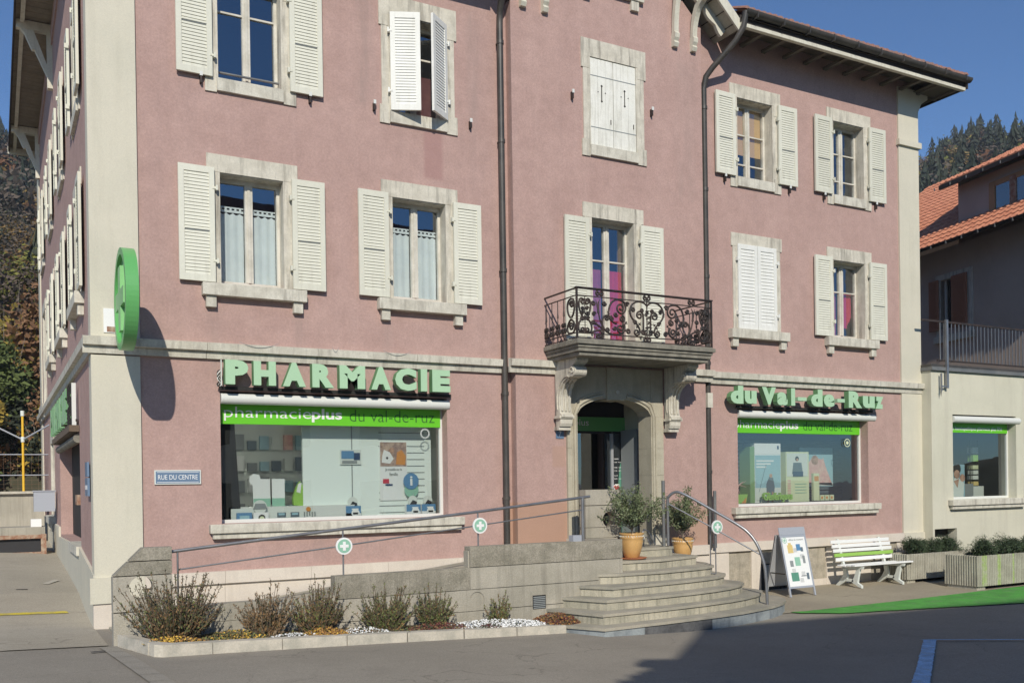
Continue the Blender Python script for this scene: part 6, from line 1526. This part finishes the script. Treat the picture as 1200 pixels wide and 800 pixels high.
# roof: tiles as individual courses of rounded rows
def tileroof(b, s0, s1, o0, z0, o1, z1, m, course=.34, wv=.24):
    L = math.hypot(o1-o0, z1-z0); n_ = int(L/course); k = int((s1-s0)/wv)
    for i in range(n_):
        a, c = i/n_, (i+1)/n_
        oa, za = o0+(o1-o0)*a, z0+(z1-z0)*a; oc, zc_ = o0+(o1-o0)*c, z0+(z1-z0)*c
        pts = []
        for j in range(k*4+1):
            s_ = s0+(s1-s0)*j/(k*4); h = .035*max(0, cos(j/4*2*pi))
            pts.append((s_, h))
        vs = [PB(s_, oa, za+.05+h) for s_, h in pts]+[PB(s_, oc, zc_+.015+h) for s_, h in pts]+[PB(s_, oa, za+.0+h*0) for s_, h in pts]; N = len(pts)
        b.add(vs, [(q, q+1, q+1+N, q+N) for q in range(N-1)]+[(q+2*N, q+1+2*N, q+1, q) for q in range(N-1)], m)
b = MB(); tileroof(b, -6, 7.9, .78, 9.42, -5.0, 13.72, 'tile2')
b.add([PB(-6, .78, 9.36), PB(7.9, .78, 9.36), PB(7.9, -.1, 9.9), PB(-6, -.1, 9.9)], [(0, 1, 2, 3)], 'darkwood'); b.add([PB(-6, -5.0, 13.72), PB(7.9, -5.0, 13.72), PB(7.9, -10, 9.5), PB(-6, -10, 9.5)], [(0, 1, 2, 3)], 'tile2')
b.add([PB(7.5, -.0, 9.5), PB(7.5, -9.2, 9.5), PB(7.5, -5.0, 13.5)], [(0, 1, 2)], 'brownwall')
rb = part('roof', b, B_)
b = MB()
p0, p1 = PB(-6, .84, 9.42), PB(7.95, .84, 9.42); gutter(b, p0, p1, .08, 'darkwood')
for i in range(22): q = PB(-5.8+i*.62, .91, 9.37); b.box(q[0]-.015, q[0]+.015, q[1]-.015, q[1]+.015, q[2]-.05, q[2]+.05, 'zinc')
part('gutter', b, rb)
b = MB()
bxB(b, -6, 1.22, .3, .5, 9.6, 11.35, 'brownwall'); 
vs = [PB(1.22, -.3, 9.8), PB(1.22, -4.6, 13.4), PB(1.22, -4.6, 13.5), PB(1.22, -.3, 11.5)]; b.add(vs[:4], [(0, 1, 2, 3)], 'brownwall')
dm = part('dormer', b, rb)
b = MB()
for i in range(1): pass
tileroof(b, -6, 1.5, .12, 11.42, -4.95, 13.80, 'tile2'); b.add([PB(-6, .12, 11.38), PB(1.5, .12, 11.38), PB(1.5, -4.95, 13.72), PB(-6, -4.95, 13.72)], [(0, 1, 2, 3)], 'darkwood'); bxB(b, -6, 1.5, -.18, -.12, 11.28, 11.41, 'darkwood')
for i in range(12): bxB(b, -5.5+i*.65, -5.47+i*.65, -.2, -.18, 11.3, 11.38, 'zinc')
part('roof', b, dm)
b = MB(); mat('orangewood', (.42, .25, .12), .6, fa=.1)
for a in (-.05, -.82, -1.6): bxB(b, a-.22, a, .24, .30, 9.85, 11.0, 'orangewood' if a != -.82 else 'rust')
bxB(b, -6, -.05, .25, .299, 10.9, 11.05, 'orangewood')
bxB(b, -6, -.25, .285, .298, 9.85, 10.9, 'dark')
dw = part('dormer_window', b, dm)
b = MB(); b.add([PBw(-6, .27, 9.85), PBw(-.3, .27, 9.85), PBw(-.3, .27, 10.9), PBw(-6, .27, 10.9)], [(0, 1, 2, 3)], 'glass'); part('pane', b, dw)

# ------------------------------------------------------------------ far end of the side street
b = MB(); b.box(-9, 1.05, 12.0, 12.3, .9, 2.37, 'concrete'); b.box(-9, 1.08, 11.9, 12.4, 2.37, 2.43, 'kerbstone')
solo('retaining_wall', b, 'low concrete wall closing the side street at the left edge', 'wall', (-4, 12.1, 1.2))
t_ = thing('wire_fence', 'thin wire fence with a yellow post on the concrete wall', 'fence', (-2, 12.15, 2.4))
b = MB(); b.tube([(.62, 12.15, 2.43), (.62, 12.15, 4.25)], .028, 'yellowpole', 10); part('post', b, t_)
b = MB(); b.tube([(.62, 12.15, 4.25), (.62, 12.15, 4.38)], .045, 'offwhite', 8); b.tube([(.62, 12.15, 3.62), (.62, 12.15, 3.75)], .045, 'offwhite', 8); part('post_cap', b, t_)
b = MB(); b.tube([(.62, 12.15, 3.68), (1.25, 11.4, 4.05)], .02, 'greymetal', 6); b.tube([(.62, 12.15, 3.68), (-.9, 12.15, 4.5)], .02, 'greymetal', 6); part('brace', b, t_)
b = MB()
for z in (3.32, 2.82): b.tube([(-8, 12.15, z), (1.3, 12.15, z)], .014, 'greymetal', 5)
for i in range(36): x = -4+i*.15; b.tube([(x, 12.16, 2.45), (x, 12.16, 3.35)], .0018, 'rust', 3)
for i in range(9): b.tube([(-4, 12.165, 2.5+i*.1), (1.3, 12.165, 2.5+i*.1)], .0018, 'rust', 3)
part('mesh', b, t_)
b = MB(); b.tube([(0.0, 12.15, 2.43), (0.0, 12.15, 3.4)], .02, 'rust', 6); part('post', b, t_)
t_ = thing('cold_frame', 'rusty framed low box with a grey board on top', 'box', (0, 8.8, 1.05))
b = MB(); zz = 1.08; b.box(-1.6, .92, 8.5, 9.3, zz+.44, zz+.60, 'concrete'); part('top_board', b, t_)
b = MB(); b.box(-1.6, .94, 8.47, 8.53, zz+.36, zz+.44, 'rust'); b.box(-1.6, .94, 8.47, 8.53, zz, zz+.08, 'rust'); b.box(.84, .94, 8.46, 8.54, zz, zz+.45, 'rust'); b.box(-1.0, -.9, 8.46, 8.54, zz, zz+.45, 'rust'); b.box(.88, .94, 8.5, 9.3, zz, zz+.4, 'rust'); part('frame', b, t_)
b = MB(); b.box(-1.6, .84, 8.55, 8.6, zz+.05, zz+.4, 'darkroom'); part('infill', b, t_)
b = MB(); b.box(.72, 1.12, 8.55, 8.8, 2.0, 2.42, 'greymetal'); b.box(.70, 1.14, 8.53, 8.82, 2.42, 2.44, 'greymetal'); solo('meter_box', b, 'grey metal box fixed to the side wall of the pink house', 'meter box', (1, 8.7, 2))
b = MB(); b.box(.66, .86, 8.62, 8.8, 1.68, 1.84, 'white'); solo('bucket', b, 'small white container on the rusty framed box', 'container', (.76, 8.7, 1.68))
b = MB(); r_ = random.Random(2)
for i in range(90):
    q = Vector((.62+r_.gauss(0, .07), 1.45+r_.gauss(0, .12), 0)); 
b = MB(); b.box(XL-.3, XL-.1, 1.3, 1.75, 7.98, 8.02, 'iron')
for i in range(60):
    c = Vector((XL-.2+r_.gauss(0, .05), 1.5+r_.gauss(0, .12), 8.12+r_.gauss(0, .05))); u = Vector((r_.gauss(0, 1), r_.gauss(0, 1), r_.gauss(0, 1))).normalized(); b.quad(c, u*.03, u.orthogonal()*.02, 'shrubdark')
solo('window_plant', b, 'small dark plant pot holder hanging under a side window', 'plant', (XL-.2, 1.5, 8.1)) if False else None

# ------------------------------------------------------------------ house and tree across the square, behind the viewer: they throw the shade
N_ = thing('house_across_square', 'plain pale house across the square whose shade falls on the asphalt', 'house', (9, -22, .25))
b = MB()
q = [(1.6, -18.1), (20, -20.2), (19.2, -28), (.9, -26)]
b.prism([(x, y) for x, y in q], .1, 8.6, 'annexwall', XY); part('wall', b, N_)
b = MB(); c = [(q[0][0]-.5, q[0][1]+.45), (q[1][0]+.5, q[1][1]+.4), (q[2][0]+.5, q[2][1]-.5), (q[3][0]-.5, q[3][1]-.5)]
zt = 11.0; rx = [((q[0][0]+q[3][0])/2+.0, -22.0), ((q[1][0]+q[2][0])/2, -24.1)]
b.add([(c[0][0], c[0][1], 8.6), (c[1][0], c[1][1], 8.6), (c[2][0], c[2][1], 8.6), (c[3][0], c[3][1], 8.6), (rx[0][0], rx[0][1], 13.6), (rx[1][0], rx[1][1], 13.6)], [(0, 1, 5, 4), (2, 3, 4, 5), (0, 4, 3), (1, 2, 5), (3, 2, 1, 0)], 'oldtile'); part('roof', b, N_)
b = MB()
ux, uy = Vector((q[1][0]-q[0][0], q[1][1]-q[0][1], 0)).normalized(), None
for i in range(6):
    for z in (1.2, 3.9, 6.5):
        p = Vector((q[0][0], q[0][1], 0))+ux*(1.6+i*2.9); nn = Vector((-ux.y, ux.x, 0))
        b = MB(); vs = [p+nn*.03+Vector((0, 0, z)), p+nn*.03+ux*1.0+Vector((0, 0, z)), p+nn*.03+ux*1.0+Vector((0, 0, z+1.4)), p+nn*.03+Vector((0, 0, z+1.4))]
        b.add(vs, [(0, 1, 2, 3)], 'dark'); part('window', b, N_)
def yardtree(loc, h, cw, seed, label):
    r_ = random.Random(seed); t_ = thing('broadleaf_tree', label, 'tree', loc); x, y, z = loc
    tb = MB(); tb.tube([(x, y, z), (x+.1, y, z+h*.35), (x-.1, y+.1, z+h*.8)], .18, 'bark', 8, .05)
    fb = MB(); lob = [(Vector((x+r_.uniform(-1, 1)*cw*.6, y+r_.uniform(-1, 1)*cw*.6, z+h*r_.uniform(.55, 1))), cw*r_.uniform(.2, .4)) for _ in range(16)]
    for c, r in lob: tb.tube([(x, y, z+h*.45), c], .04, 'bark', 5, .01)
    for i in range(9000):
        c, r = r_.choice(lob); d = Vector((r_.gauss(0, 1), r_.gauss(0, 1), r_.gauss(0, 1))).normalized()*r*r_.uniform(.2, 1.1); u = Vector((r_.gauss(0, 1), r_.gauss(0, 1), r_.gauss(0, 1))).normalized(); fb.quad(c+d, u*.09, u.orthogonal().normalized()*.06, 'leafgreen')
    part('trunk', tb, t_); part('leaves', fb, t_)
yardtree((1.6, -16.9, .4), 7.6, 1.4, 3, 'bushy green tree at the corner of the house across the square')

# ------------------------------------------------------------------ autumn air between the square and the wooded hill
m, t, p = newmat('haze'); t.nodes.remove(p)
pv = t.nodes.new('ShaderNodeVolumePrincipled'); pv.inputs['Color'].default_value = (.80, .86, .95, 1); pv.inputs['Density'].default_value = .0005; pv.inputs['Anisotropy'].default_value = 0
t.links.new(pv.outputs[0], t.nodes['Material Output'].inputs['Volume'])
b = MB(); b.box(-330, 330, -60, 330, -6, 108, 'haze'); struct('haze', b, 'stuff')
